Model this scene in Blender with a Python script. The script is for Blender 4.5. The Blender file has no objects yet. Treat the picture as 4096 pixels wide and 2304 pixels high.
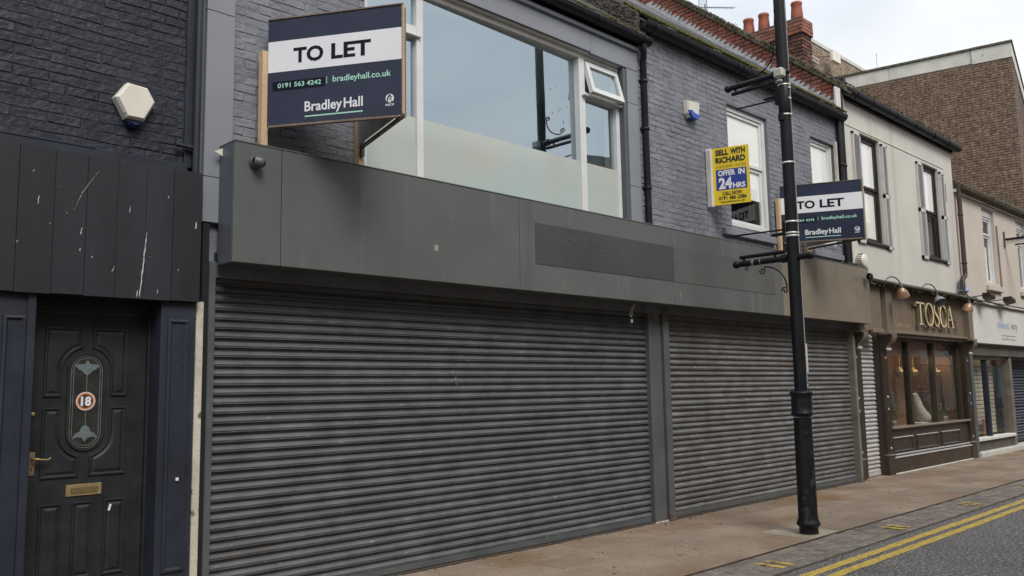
import bpy, bmesh, math, random
from mathutils import Matrix, Vector
R = random.Random(7)
C = bpy.context.scene.collection
S = bpy.context.scene

# ------------------------------------------------------------------ camera, world, sun, exposure
YAW, PIT, ROL = 0.77761036, 0.11872841, 0.01777824
fw = Vector((math.sin(YAW)*math.cos(PIT), math.cos(YAW)*math.cos(PIT), math.sin(PIT)))
rt = Vector((math.cos(YAW), -math.sin(YAW), 0)); dn = fw.cross(rt)
rt2 = math.cos(ROL)*rt + math.sin(ROL)*dn; dn2 = -math.sin(ROL)*rt + math.cos(ROL)*dn
cam = bpy.data.objects.new('camera', bpy.data.cameras.new('camera')); C.objects.link(cam)
cam.matrix_world = Matrix((rt2, -dn2, -fw)).transposed().to_4x4()
cam.location = (0, 0, 1.66)
cam.data.lens = 3422.44/4096*36; cam.data.sensor_width = 36; cam.data.clip_end = 2000; cam.data.clip_start = .05
S.camera = cam

SUN_EL, SUN_AZ = math.radians(48), math.radians(200)     # azimuth clockwise from +Y: behind the camera
W = bpy.data.worlds.new('World'); S.world = W; W.use_nodes = True
nt = W.node_tree; nt.nodes.clear()
def wn(t, **k):
    n = nt.nodes.new(t)
    for a, b in k.items(): setattr(n, a, b)
    return n
sky = wn('ShaderNodeTexSky', sky_type='NISHITA', sun_disc=False); sky.sun_elevation = SUN_EL; sky.sun_rotation = SUN_AZ
sky.air_density = 1.0; sky.dust_density = 2.0
tc = wn('ShaderNodeTexCoord'); ns = wn('ShaderNodeTexNoise'); ns.inputs['Scale'].default_value = 2.2; ns.inputs['Detail'].default_value = 6
mp = wn('ShaderNodeMapping'); mp.inputs['Scale'].default_value = (1, 1, 2.2); mp.inputs['Location'].default_value = (.7, .2, 0)
nt.links.new(tc.outputs['Generated'], mp.inputs['Vector']); nt.links.new(mp.outputs['Vector'], ns.inputs['Vector'])
cr = wn('ShaderNodeValToRGB'); cr.color_ramp.elements[0].position = .3; cr.color_ramp.elements[0].color = (.66, .66, .66, 1)
cr.color_ramp.elements[1].position = .55; cr.color_ramp.elements[1].color = (.93, .93, .93, 1)
n2 = wn('ShaderNodeTexNoise'); n2.inputs['Scale'].default_value = 1.6; n2.inputs['Detail'].default_value = 5
nt.links.new(mp.outputs['Vector'], n2.inputs['Vector'])
c2 = wn('ShaderNodeValToRGB'); c2.color_ramp.elements[0].position = .3; c2.color_ramp.elements[0].color = (7.4, 8.1, 9.0, 1)
c2.color_ramp.elements[1].position = .62; c2.color_ramp.elements[1].color = (10.6, 10.5, 10.3, 1)
mx = wn('ShaderNodeMix', data_type='RGBA')
bg = wn('ShaderNodeBackground'); bg.inputs['Strength'].default_value = .09
ow = wn('ShaderNodeOutputWorld')
nt.links.new(ns.outputs['Fac'], cr.inputs['Fac']); nt.links.new(n2.outputs['Fac'], c2.inputs['Fac'])
nt.links.new(cr.outputs['Color'], mx.inputs['Factor']); nt.links.new(sky.outputs['Color'], mx.inputs['A']); nt.links.new(c2.outputs['Color'], mx.inputs['B'])
nt.links.new(mx.outputs['Result'], bg.inputs['Color']); nt.links.new(bg.outputs['Background'], ow.inputs['Surface'])

sl = bpy.data.lights.new('sun', 'SUN'); sl.energy = 2.1; sl.angle = math.radians(25); sl.color = (1, .96, .9)
so = bpy.data.objects.new('sun', sl); C.objects.link(so)
sd = Vector((math.sin(SUN_AZ)*math.cos(SUN_EL), math.cos(SUN_AZ)*math.cos(SUN_EL), math.sin(SUN_EL)))
so.rotation_euler = sd.to_track_quat('Z', 'Y').to_euler(); so.location = (0, -10, 30)
S.view_settings.view_transform = 'Standard'; S.view_settings.look = 'None'; S.view_settings.exposure = 0.38; S.view_settings.gamma = 1
S.view_settings.use_curve_mapping = False
S.render.engine = 'CYCLES'; S.cycles.use_denoising = True; S.cycles.max_bounces = 8

# ------------------------------------------------------------------ materials
def srgb(r, g, b):
    f = lambda c: (c/255/12.92 if c/255 <= .04045 else ((c/255+.055)/1.055)**2.4)
    return (f(r), f(g), f(b))
def mat(name, col, rough=.6, var=.15, scale=2.5, fine=.08, fscale=60, bump=0., bscale=40, rnd=0., rcol=None,
        spots=None, streak=None, stain=None, metal=0., spec=.4, zst=1.):
    m = bpy.data.materials.new(name); m.use_nodes = True; t = m.node_tree; N = t.nodes; L = t.links
    b = N['Principled BSDF']; b.inputs['Roughness'].default_value = rough; b.inputs['Metallic'].default_value = metal
    b.inputs['Specular IOR Level'].default_value = spec
    geo = N.new('ShaderNodeNewGeometry')
    def noise(sc, det=4, zs=1., off=0):
        mpn = N.new('ShaderNodeMapping'); mpn.inputs['Scale'].default_value = (1, 1, zs); mpn.inputs['Location'].default_value = (off, off*.7, off*.3)
        L.new(geo.outputs['Position'], mpn.inputs['Vector'])
        n = N.new('ShaderNodeTexNoise'); n.inputs['Scale'].default_value = sc; n.inputs['Detail'].default_value = det
        L.new(mpn.outputs['Vector'], n.inputs['Vector']); return n.outputs['Fac']
    def ramp(src, p0, p1, v0=0., v1=1.):
        r = N.new('ShaderNodeMapRange'); r.inputs['From Min'].default_value = p0; r.inputs['From Max'].default_value = p1
        r.inputs['To Min'].default_value = v0; r.inputs['To Max'].default_value = v1; L.new(src, r.inputs['Value']); return r.outputs['Result']
    def mix(fac, a, c, mode='MIX'):
        x = N.new('ShaderNodeMix'); x.data_type = 'RGBA'; x.blend_type = mode
        if isinstance(fac, float): x.inputs['Factor'].default_value = fac
        else: L.new(fac, x.inputs['Factor'])
        for s, v in (('A', a), ('B', c)):
            if isinstance(v, tuple): x.inputs[s].default_value = (*v, 1)
            else: L.new(v, x.inputs[s])
        return x.outputs['Result']
    cur = tuple(col)
    if rcol:
        oi = N.new('ShaderNodeObjectInfo'); rr = N.new('ShaderNodeValToRGB'); e = rr.color_ramp.elements
        e[0].color = (*col, 1); e[1].color = (*rcol[-1], 1); e[1].position = 1
        for i, c_ in enumerate(rcol[:-1]):
            q = e.new((i+1)/len(rcol)); q.color = (*c_, 1)
        L.new(oi.outputs['Random'], rr.inputs['Fac']); cur = rr.outputs['Color']
    sc = lambda k: (k, k, k)
    cur = mix(ramp(noise(scale, 5, zst), .3, .7), mix(1., cur, sc(1-var), 'MULTIPLY'), mix(1., cur, sc(1+var), 'MULTIPLY'))
    if fine: cur = mix(ramp(noise(fscale, 3, 1, 5), .3, .7), mix(1., cur, sc(1-fine), 'MULTIPLY'), mix(1., cur, sc(1+fine), 'MULTIPLY'))
    if rnd:
        oi = N.new('ShaderNodeObjectInfo')
        v = ramp(oi.outputs['Random'], 0, 1, 1-rnd, 1+rnd); cv = N.new('ShaderNodeCombineColor')
        for k in range(3): L.new(v, cv.inputs[k])
        cur = mix(1., cur, cv.outputs['Color'], 'MULTIPLY')
    for st in (streak or []): # (colour, scale, lo, hi, amount)
        cur = mix(ramp(noise(st[1], 4, .06, 11), st[2], st[3], 0, st[4]), cur, tuple(st[0]))
    for st in (stain or []):
        cur = mix(ramp(noise(st[1], 6, st[5] if len(st) > 5 else 1, 23), st[2], st[3], 0, st[4]), cur, tuple(st[0]))
    for sp in (spots or []):
        cur = mix(ramp(noise(sp[1], 2, 1, 37), sp[2], sp[2]+.02, 0, sp[3]), cur, tuple(sp[0]))
    if isinstance(cur, tuple): b.inputs['Base Color'].default_value = (*cur, 1)
    else: L.new(cur, b.inputs['Base Color'])
    rv = ramp(noise(scale*3, 4, 1, 3), .3, .7, max(.05, rough-.08), min(1, rough+.08)); L.new(rv, b.inputs['Roughness'])
    if bump:
        bp = N.new('ShaderNodeBump'); bp.inputs['Strength'].default_value = 1; bp.inputs['Distance'].default_value = bump
        L.new(noise(bscale, 6, 1, 9), bp.inputs['Height']); L.new(bp.outputs['Normal'], b.inputs['Normal'])
    return m
def glass(name, ior=1.9, tint=(1, 1, 1), rough=.0, gcol=(1, 1, 1)):
    m = bpy.data.materials.new(name); m.use_nodes = True; t = m.node_tree; N = t.nodes; L = t.links; N.clear()
    o = N.new('ShaderNodeOutputMaterial'); x = N.new('ShaderNodeMixShader'); f = N.new('ShaderNodeFresnel'); f.inputs['IOR'].default_value = ior
    a = N.new('ShaderNodeBsdfTransparent'); a.inputs['Color'].default_value = (*tint, 1); g = N.new('ShaderNodeBsdfGlossy'); g.inputs['Roughness'].default_value = rough; g.inputs['Color'].default_value = (*gcol, 1)
    mr = N.new('ShaderNodeMapRange'); mr.inputs['To Min'].default_value = ior; mr.inputs['To Max'].default_value = 1/ior  # same reflectance from both sides of a thin pane
    ge = N.new('ShaderNodeNewGeometry'); L.new(ge.outputs['Backfacing'], mr.inputs['Value']); L.new(mr.outputs['Result'], f.inputs['IOR']); nn = N.new('ShaderNodeTexNoise'); nn.inputs['Scale'].default_value = .9; L.new(ge.outputs['Position'], nn.inputs['Vector'])
    bp = N.new('ShaderNodeBump'); bp.inputs['Distance'].default_value = .0015; L.new(nn.outputs['Fac'], bp.inputs['Height']); L.new(bp.outputs['Normal'], g.inputs['Normal'])
    L.new(f.outputs['Fac'], x.inputs['Fac']); L.new(a.outputs['BSDF'], x.inputs[1]); L.new(g.outputs['BSDF'], x.inputs[2]); L.new(x.outputs['Shader'], o.inputs['Surface'])
    return m
WHT = (.62, .62, .6)
M = dict(
 navy=mat('navy_paint', (.023, .027, .04), .5, .2, 3, .1, 90, .0008, 60, spots=[((.3, .3, .3), 55, .77, .55)], spec=.35),
 navy_brick=mat('navy_painted_brick', (.021, .0235, .035), .55, .3, 6, .15, 70, .012, 24, rnd=.06, spots=[((.25, .25, .27), 40, .77, .5)], spec=.35),
 board=mat('dark_timber_board', (.022, .0235, .029), .6, .2, 3, .12, 80, .001, 50, rnd=.12, spots=[((.5, .5, .5), 60, .765, .6)], zst=.15, spec=.3),
 door=mat('door_paint', (.019, .0205, .024), .5, .25, 5, .1, 80, .0006, 60, stain=[((.045, .042, .04), 5, .62, .75, .5)], spec=.35),
 clad=mat('grey_cladding', (.225, .237, .268), .4, .06, 2, .03, 200, spec=.35, spots=[((.05, .05, .05), 30, .8, .8)]),
 grey_brick=mat('grey_painted_brick', (.195, .205, .23), .6, .14, 4, .1, 60, .012, 22, rnd=.07, spots=[((.03, .03, .035), 26, .79, .8), ((.35, .36, .38), 60, .79, .4)], spec=.3),
 grey_mortar=mat('grey_painted_mortar', (.15, .158, .18), .7, .15, 4, .15, 60, .006, 30),
 navy_mortar=mat('navy_painted_mortar', (.019, .0205, .028), .65, .2, 4, .15, 60, .005, 30),
 fascia=mat('fascia_grey', (.104, .109, .108), .42, .1, 1.2, .04, 220, .008, 1.3, streak=[((.19, .195, .19), 7, .58, .8, .5), ((.07, .07, .066), 5, .58, .8, .5)], spots=[((.4, .4, .38), 45, .79, .6)], spec=.4),
 fascia_end=mat('fascia_end_brown', (.19, .162, .125), .35, .15, 1.2, .05, 220, streak=[((.07, .06, .05), 5, .6, .75, .5), ((.3, .27, .23), 8, .62, .8, .4)], spec=.5),
 patch=mat('fascia_patch', (.06, .062, .068), .45, .1, 2, .05, 150, spec=.35),
 patch2=mat('fascia_patch_faded', (.097, .097, .095), .45, .1, 2, .05, 150, spec=.35),
 slat=mat('shutter_slat', (.085, .092, .099), .42, .25, 4, .12, 90, rnd=.1, stain=[((.085, .068, .058), 2.2, .5, .7, .4, 7), ((.34, .34, .34), 9, .66, .74, .6, 6)], spec=.5),
 slat_rust=mat('rusty_shutter_slat', (.125, .125, .125), .42, .25, 4, .12, 90, rnd=.1, stain=[((.085, .06, .047), 1.6, .48, .68, .6, 8), ((.4, .4, .4), 7, .62, .74, .6, 8)], spec=.5),
 slat_pale=mat('pale_shutter_slat', (.42, .41, .41), .45, .15, 6, .1, 90, rnd=.08, stain=[((.2, .18, .17), 5, .6, .7, .5)], spec=.5),
 steel=mat('grey_steel_post', (.085, .092, .095), .42, .15, 3, .06, 120, stain=[((.2, .16, .11), 5, .68, .8, .5)], spec=.45),
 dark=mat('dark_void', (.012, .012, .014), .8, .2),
 upvc=mat('white_upvc', (.63, .64, .64), .35, .06, 4, .02, 100, streak=[((.35, .32, .28), 12, .68, .85, .35)], spec=.4),
 whitewood=mat('white_painted_timber', (.6, .59, .57), .5, .1, 4, .04, 100, streak=[((.3, .24, .2), 20, .64, .8, .6)], spec=.3),
 stainwood=mat('raw_timber', (.5, .36, .22), .7, .2, 3, .15, 60, zst=.08, stain=[((.16, .07, .03), 6, .62, .72, .6)]),
 oldwood=mat('weathered_timber', (.17, .13, .1), .75, .3, 4, .15, 60, zst=.1, stain=[((.08, .04, .02), 6, .55, .7, .7)]),
 render_edge=mat('white_flaking_edge', (.5, .46, .39), .7, .15, 6, .1, 60, .002, 40, stain=[((.06, .05, .04), 9, .62, .68, .9)]),
 gutter=mat('black_gutter', (.013, .013, .017), .4, .25, 4, .1, 80, spec=.25, stain=[((.05, .05, .03), 4, .6, .75, .5)]),
 pipe_brown=mat('brown_downpipe', (.045, .028, .022), .45, .2, 5, .1, 80, spec=.45),
 stone=mat('mossy_dark_stone', (.06, .053, .047), .85, .35, 5, .3, 40, .012, 18, stain=[((.03, .04, .012), 6, .55, .66, .7), ((.16, .15, .13), 11, .66, .74, .6)]),
 slate=mat('roof_slate', (.1, .1, .1), .7, .3, 5, .2, 40, .004, 30, rnd=.15),
 moss=mat('moss', (.075, .07, .014), .95, .5, 14, .4, 70, .006, 60, stain=[((.035, .036, .012), 9, .45, .6, .8), ((.14, .12, .025), 13, .55, .66, .8)]),
 lead=mat('lead_flashing', (.4, .42, .44), .5, .2, 6, .1, 60, .002, 30, rnd=.12, stain=[((.22, .23, .24), 8, .56, .66, .6)]),
 red_brick=mat('red_brick', (.25, .07, .04), .8, .2, 10, .2, 70, .004, 50, rcol=[(.27, .105, .07), (.18, .07, .052), (.3, .13, .092), (.135, .06, .048)]),
 red_mortar=mat('dark_mortar', (.07, .055, .045), .9, .3, 10, .2),
 sooty_brick=mat('sooty_brick', (.06, .035, .03), .85, .3, 10, .2, 70, .004, 50, rcol=[(.12, .055, .04), (.045, .03, .028), (.2, .075, .05)]),
 terracotta=mat('terracotta_pot', (.29, .085, .05), .65, .15, 6, .1, 50, spots=[((.5, .4, .35), 35, .76, .6)]),
 brown_brick=mat('brown_brick', (.15, .1, .07), .8, .3, 5, .35, 9, .004, 40, stain=[((.25, .185, .14), 6.5, .6, .64, .75), ((.09, .05, .035), 5.5, .6, .66, .6)]),
 brown_mortar=mat('brown_mortar', (.075, .05, .038), .9, .2, 5, .2),
 tan_brick=mat('weathered_tan_brick', (.25, .19, .14), .8, .3, 5, .35, 9, .004, 40, stain=[((.45, .38, .3), 5.5, .6, .68, .7)]),
 concrete=mat('pale_concrete', (.5, .49, .45), .8, .12, 2, .1, 50, .002, 40, streak=[((.28, .25, .2), 4, .6, .8, .5)]),
 mosscap=mat('mossy_coping', (.09, .08, .058), .9, .4, 9, .3, 50, .01, 30, stain=[((.04, .045, .012), 6, .5, .62, .7)]),
 cream=mat('cream_render', (.535, .515, .47), .8, .06, 1.2, .04, 60, .002, 50, streak=[((.36, .31, .25), 3, .56, .82, .5)], stain=[((.3, .3, .28), 3.5, .66, .74, .5)]),
 pinkcream=mat('pinkish_cream_render', (.52, .46, .405), .8, .06, 1.2, .04, 60, .002, 50, streak=[((.3, .26, .2), 3, .66, .85, .4)]),
 louvre=mat('grey_white_louvre', (.5, .5, .49), .5, .06, 4, .03),
 darkwood=mat('dark_window_frame', (.03, .024, .02), .5, .25, 6, .1, 80),
 blind=mat('white_blind', (.8, .81, .78), .7, .04, 3, .02, 100),
 tosca=mat('brown_shopfront_paint', (.175, .138, .1), .42, .12, 2, .05, 150, streak=[((.24, .2, .16), 5, .6, .8, .4)], spec=.45),
 tosca_dark=mat('dark_brown_paint', (.038, .027, .02), .38, .15, 3, .05, 120, spec=.5),
 gold=mat('cream_gold_letter', (.66, .58, .37), .5, .1, 8, .05, spec=.4),
 gold_side=mat('letter_side_brown', (.2, .14, .075), .5, .2, 8),
 copper=mat('copper_shade', (.34, .215, .125), .36, .3, 9, .15, 40, metal=.35, stain=[((.55, .45, .36), 9, .56, .7, .6)]),
 grey_shade=mat('grey_shade_inside', (.2, .21, .2), .5, .2, 9),
 navy_sign=mat('navy_sign_face', (.02, .024, .05), .25, .1, 2, .02, 100, spec=.3),
 dark_sign=mat('dark_label', (.006, .007, .016), .35, .05, spec=.15),
 white_print=mat('white_print', (.7, .71, .74), .35, .03, 2, .02, spec=.5),
 mint=mat('mint_print', (.36, .65, .55), .4, .02, spec=.4),
 yellow=mat('yellow_sign_face', (.72, .53, .02), .4, .06, 3, .03, spec=.4),
 blue=mat('blue_print', (.018, .04, .25), .4, .05, spec=.4),
 black_print=mat('black_print', (.012, .012, .012), .4, .02),
 thin_print=mat('olive_print', (.25, .19, .02), .5, .02),
 black_iron=mat('black_lamp_post_paint', (.009, .01, .0125), .42, .25, 4, .1, 70, .0008, 60, spots=[((.25, .25, .25), 38, .79, .5)], spec=.22),
 band=mat('steel_band', (.62, .6, .56), .35, .15, 12, metal=.3),
 beige_plastic=mat('beige_plastic', (.42, .41, .35), .5, .12, 12),
 white_plastic=mat('white_plastic', (.66, .63, .56), .4, .05, 6, .03),
 blue_plastic=mat('dark_blue_lens', (.012, .02, .06), .15, .1, spec=.6),
 bright_blue=mat('bright_blue_plastic', (.02, .06, .4), .3, .1, spec=.5),
 rag=mat('blue_plastic_bag', (.12, .27, .55), .5, .4, 12),
 brass=mat('worn_brass', (.34, .25, .12), .4, .2, 15, metal=.4),
 orange=mat('orange_print', (.6, .22, .08), .4, .05),
 leaded=mat('lead_line', (.2, .215, .225), .5, .1),
 frost=mat('frosted_glass_motif', (.13, .16, .168), .4, .15, 30),
 door_glass=mat('dark_door_glass', (.035, .034, .03), .12, .3, 10, spec=.6),
 sett=mat('dark_paving_brick', (.175, .152, .132), .8, .2, 5, .3, 35, .003, 60, rnd=.16, stain=[((.07, .066, .06), 3, .56, .7, .5)]),
 flag=mat('paving_flag', (.235, .18, .135), .75, .14, 1.6, .22, 45, .003, 50, rnd=.17, stain=[((.17, .10, .048), .8, .47, .66, .85), ((.25, .225, .19), 1.4, .58, .7, .5)], spots=[((.45, .42, .37), 22, .8, .6)]),
 joint=mat('paving_joint', (.07, .055, .045), .9, .2, 6, .2),
 asphalt=mat('asphalt', (.118, .115, .112), .7, .3, 28, .75, 62, .02, 45, stain=[((.06, .055, .053), 1.2, .5, .65, .4), ((.36, .35, .34), 36, .57, .63, .95), ((.014, .014, .014), 30, .56, .62, .95)], spec=.5),
 yline=mat('yellow_road_paint', (.47, .34, .07), .7, .12, 5, .25, 60, .002, 60, stain=[((.13, .1, .06), 22, .55, .63, .75)]),
 yline2=mat('worn_yellow_paint', (.5, .35, .08), .75, .2, 9, .25, 60, stain=[((.13, .1, .06), 14, .5, .58, .9)]),
 film=mat('pale_teal_film', (.42, .495, .485), .08, .06, .8, .03, spec=.8, stain=[((.47, .48, .44), .55, .44, .56, .8)]),  # beige-grey patches put the reflection of the buildings opposite into the colour
 interior=mat('blue_grey_room', (.3, .36, .42), .9, .1),
 dkroom=mat('brown_room', (.24, .14, .09), .8, .3),
 slatwall=mat('slatwall', (.5, .46, .38), .6, .1, 4),
 plant=mat('green_plant', (.1, .13, .06), .7, .4, 20),
 pinkflower=mat('pink_flower', (.3, .12, .14), .7, .3, 20),
 statue=mat('white_statuette', (.5, .49, .44), .6, .2, 20),
 paleblue=mat('pale_blue_print', (.38, .46, .55), .6, .2, 9), 
 greyprint=mat('grey_print', (.2, .2, .2), .6, .1),
 white_fascia=mat('white_fascia', (.6, .6, .58), .6, .06, 2, .03, streak=[((.38, .37, .36), 5, .62, .85, .4)]),
 redpic=mat('red_picture', (.35, .12, .09), .5, .4, 14), bluepic=mat('blue_picture', (.08, .2, .32), .5, .5, 14),
 opp_beige=mat('beige_render', (.5, .46, .38), .85, .12, 2), opp_teal=mat('grey_green_render', (.17, .2, .2), .85, .1, 2),
 opp_brick=mat('orange_brick', (.27, .13, .08), .85, .25, 9),
 glass=glass('window_glass', 1.55), bigglass=glass('shop_window_glass', 5.0, (.95, .98, .97), 0., (.8, .93, 1.)), shopglass=glass('shopfront_glass', 1.65, (.9, .9, .87)),
)

# ------------------------------------------------------------------ helpers
WM = {}
def wm(o): return WM.get(o.name, Matrix.Identity(4))
def link(o, parent=None, loc=None, rz=0):
    C.objects.link(o)
    b = Matrix.Identity(4)
    if loc is not None:
        o.location = loc; o.rotation_euler = (0, 0, rz); b = Matrix.Translation(loc) @ Matrix.Rotation(rz, 4, 'Z')
    if parent:
        o.parent = parent; o.matrix_parent_inverse = wm(parent).inverted()
    WM[o.name] = b
    return o
def thing(name, label, cat, loc=(0, 0, 0), group=None):
    o = bpy.data.objects.new(name, None); o.empty_display_size = .2; link(o, None, loc); tag(o, label, cat, group); return o
def tag(o, label=None, cat=None, group=None, kind=None):
    for k, v in (('label', label), ('category', cat), ('group', group), ('kind', kind)):
        if v: o[k] = v
    return o
class MB:
    def __init__(s): s.v = []; s.f = []; s.m = []; s.mi = 0; s.sm = []
    def add(s, vs, fs, smooth=False):
        n = len(s.v); s.v += [tuple(p) for p in vs]; s.f += [[n+i for i in f] for f in fs]; s.m += [s.mi]*len(fs); s.sm += [smooth]*len(fs); return s
    def box(s, x0, x1, y0, y1, z0, z1):
        x0, x1 = sorted((x0, x1)); y0, y1 = sorted((y0, y1)); z0, z1 = sorted((z0, z1))
        return s.add([(x0,y0,z0),(x1,y0,z0),(x1,y1,z0),(x0,y1,z0),(x0,y0,z1),(x1,y0,z1),(x1,y1,z1),(x0,y1,z1)],
              [(0,3,2,1),(4,5,6,7),(0,1,5,4),(1,2,6,5),(2,3,7,6),(3,0,4,7)])
    def hexa(s, a, b): # two quads (lists of 4 points), a front ccw
        return s.add(list(a)+list(b), [(0,1,2,3),(7,6,5,4),(0,4,5,1),(1,5,6,2),(2,6,7,3),(3,7,4,0)])
    def bar(s, p, q, w, h=None, up=(0, 0, 1)):
        p = Vector(p); q = Vector(q); d = (q-p).normalized(); u = Vector(up)
        if abs(d.dot(u)) > .95: u = Vector((1, 0, 0))
        a = d.cross(u).normalized()*w/2; b = a.cross(d).normalized()*(h or w)/2
        return s.hexa([p-a-b, p+a-b, p+a+b, p-a+b][::-1], [q-a-b, q+a-b, q+a+b, q-a+b][::-1])
    def prism(s, poly, y0, y1):  # poly in xz, extruded along y
        n = len(poly); vs = [(x, y0, z) for x, z in poly]+[(x, y1, z) for x, z in poly]
        return s.add(vs, [tuple(range(n)), tuple(range(2*n-1, n-1, -1))]+[(i, i+n, (i+1) % n+n, (i+1) % n) for i in range(n)])
    def prismx(s, poly, x0, x1): # poly in yz
        n = len(poly); vs = [(x0, y, z) for y, z in poly]+[(x1, y, z) for y, z in poly]
        return s.add(vs, [tuple(range(n)), tuple(range(2*n-1, n-1, -1))]+[(i, i+n, (i+1) % n+n, (i+1) % n) for i in range(n)])
    def extx(s, prof, x0, x1, smooth=False): # open profile (y,z) swept along x
        n = len(prof); vs = [(x0, y, z) for y, z in prof]+[(x1, y, z) for y, z in prof]
        return s.add(vs, [(i, i+1, i+1+n, i+n) for i in range(n-1)], smooth)
    def tube(s, pts, r, seg=8, cap=True):
        pts = [Vector(p) for p in pts]; n = len(pts); rings = []; prev = None
        rr = r if isinstance(r, (list, tuple)) else [r]*n
        for i, p in enumerate(pts):
            d = (pts[min(i+1, n-1)]-pts[max(i-1, 0)]).normalized()
            if prev is None:
                a = d.orthogonal().normalized()
            else:
                a = (prev-d*prev.dot(d)).normalized()
            prev = a; b = d.cross(a); rings.append([p+(a*math.cos(2*math.pi*k/seg)+b*math.sin(2*math.pi*k/seg))*rr[i] for k in range(seg)])
        vs = [v for g in rings for v in g]
        fs = [(i*seg+k, i*seg+(k+1) % seg, (i+1)*seg+(k+1) % seg, (i+1)*seg+k) for i in range(n-1) for k in range(seg)]
        s.add(vs, fs, True)
        if cap: s.add(rings[0], [tuple(range(seg))[::-1]]); s.add(rings[-1], [tuple(range(seg))])
        return s
    def lathe(s, prof, c=(0, 0, 0), seg=20, ax=(0, 0, 1), smooth=True): # prof (r, h)
        ax = Vector(ax).normalized(); a = ax.orthogonal().normalized(); b = ax.cross(a); c = Vector(c); n = len(prof)
        vs = [c+ax*h+(a*math.cos(2*math.pi*k/seg)+b*math.sin(2*math.pi*k/seg))*r for r, h in prof for k in range(seg)]
        fs = [(i*seg+k, i*seg+(k+1) % seg, (i+1)*seg+(k+1) % seg, (i+1)*seg+k) for i in range(n-1) for k in range(seg)]
        return s.add(vs, fs, smooth)
    def ball(s, c, r, seg=10, rings=6, sq=(1, 1, 1)):
        vs = []; fs = []
        for i in range(rings+1):
            th = math.pi*i/rings
            for k in range(seg):
                ph = 2*math.pi*k/seg; vs.append((c[0]+r*sq[0]*math.sin(th)*math.cos(ph), c[1]+r*sq[1]*math.sin(th)*math.sin(ph), c[2]+r*sq[2]*math.cos(th)))
        fs = [(i*seg+k, (i+1)*seg+k, (i+1)*seg+(k+1) % seg, i*seg+(k+1) % seg) for i in range(rings) for k in range(seg)]
        return s.add(vs, fs, True)
    def mesh(s, name, mats, bevel=0):
        me = bpy.data.meshes.new(name); me.from_pydata(s.v, [], s.f)
        for m in (mats if isinstance(mats, list) else [mats]): me.materials.append(M[m] if isinstance(m, str) else m)
        for p, i, sm in zip(me.polygons, s.m, s.sm): p.material_index = i; p.use_smooth = sm
        bm = bmesh.new(); bm.from_mesh(me)
        bmesh.ops.remove_doubles(bm, verts=bm.verts, dist=1e-6) if bevel else None
        bmesh.ops.recalc_face_normals(bm, faces=bm.faces)
        if bevel: bmesh.ops.bevel(bm, geom=list(bm.edges), offset=bevel, segments=1, affect='EDGES', profile=.7)
        bm.to_mesh(me); bm.free(); return me
    def build(s, name, mats, parent=None, bevel=0, label=None, kind=None):
        o = bpy.data.objects.new(name, s.mesh(name, mats, bevel)); link(o, parent)
        return tag(o, label, None, None, kind)
def B(x0, x1, y0, y1, z0, z1): return MB().box(x0, x1, y0, y1, z0, z1)
def inst(name, me, parent, loc, rz=0, sx=1, label=None):
    o = bpy.data.objects.new(name, me); link(o, parent, loc, rz)
    if sx != 1: o.scale = (sx, 1, 1)
    if label: o['label'] = label
    return o
# text as flat meshes
_tc = {}
def text_geo(body, bold=0.):
    k = (body, bold)
    if k not in _tc:
        cu = bpy.data.curves.new('t', 'FONT'); cu.body = body; cu.size = 1; cu.offset = bold; cu.resolution_u = 3
        ob = bpy.data.objects.new('t', cu); C.objects.link(ob)
        bpy.context.view_layer.update(); dg = bpy.context.evaluated_depsgraph_get()
        me = bpy.data.meshes.new_from_object(ob.evaluated_get(dg))
        vs = [tuple(v.co) for v in me.vertices]; fs = [tuple(p.vertices) for p in me.polygons]
        bpy.data.objects.remove(ob); bpy.data.meshes.remove(me); bpy.data.curves.remove(cu); _tc[k] = (vs, fs)
    return _tc[k]
class Frame:  # a flat sign face: origin top-left, u along the width, v downwards, n outwards
    def __init__(s, o, u, v, n): s.o = Vector(o); s.u = Vector(u); s.v = Vector(v); s.n = Vector(n)
    def p(s, a, b, e=0): return s.o+s.u*a+s.v*b+s.n*e
    def rect(s, mb, a0, a1, b0, b1, e): return mb.add([s.p(a0, b1, e), s.p(a1, b1, e), s.p(a1, b0, e), s.p(a0, b0, e)], [(0, 1, 2, 3)])
    def poly(s, mb, pts, e): return mb.add([s.p(a, b, e) for a, b in pts], [tuple(range(len(pts)))])
    def text(s, mb, body, a0, a1, b0, b1, e, bold=0., cap=None):
        """fit the text to a0..a1; its capitals (or all of it when cap is None) to b0 (top) .. b1 (baseline)"""
        vs, fs = text_geo(body, bold); xs = [v[0] for v in vs]; ys = [v[1] for v in vs]
        cv, _ = text_geo(cap or body, bold); cy = [v[1] for v in cv]
        x0, x1, y0, y1 = min(xs), max(xs), min(cy), max(cy)
        mb.add([s.p(a0+(x-x0)/(x1-x0)*(a1-a0), b1-(y-y0)/(y1-y0)*(b1-b0), e) for x, y, z in vs], fs)
        return mb
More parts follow.
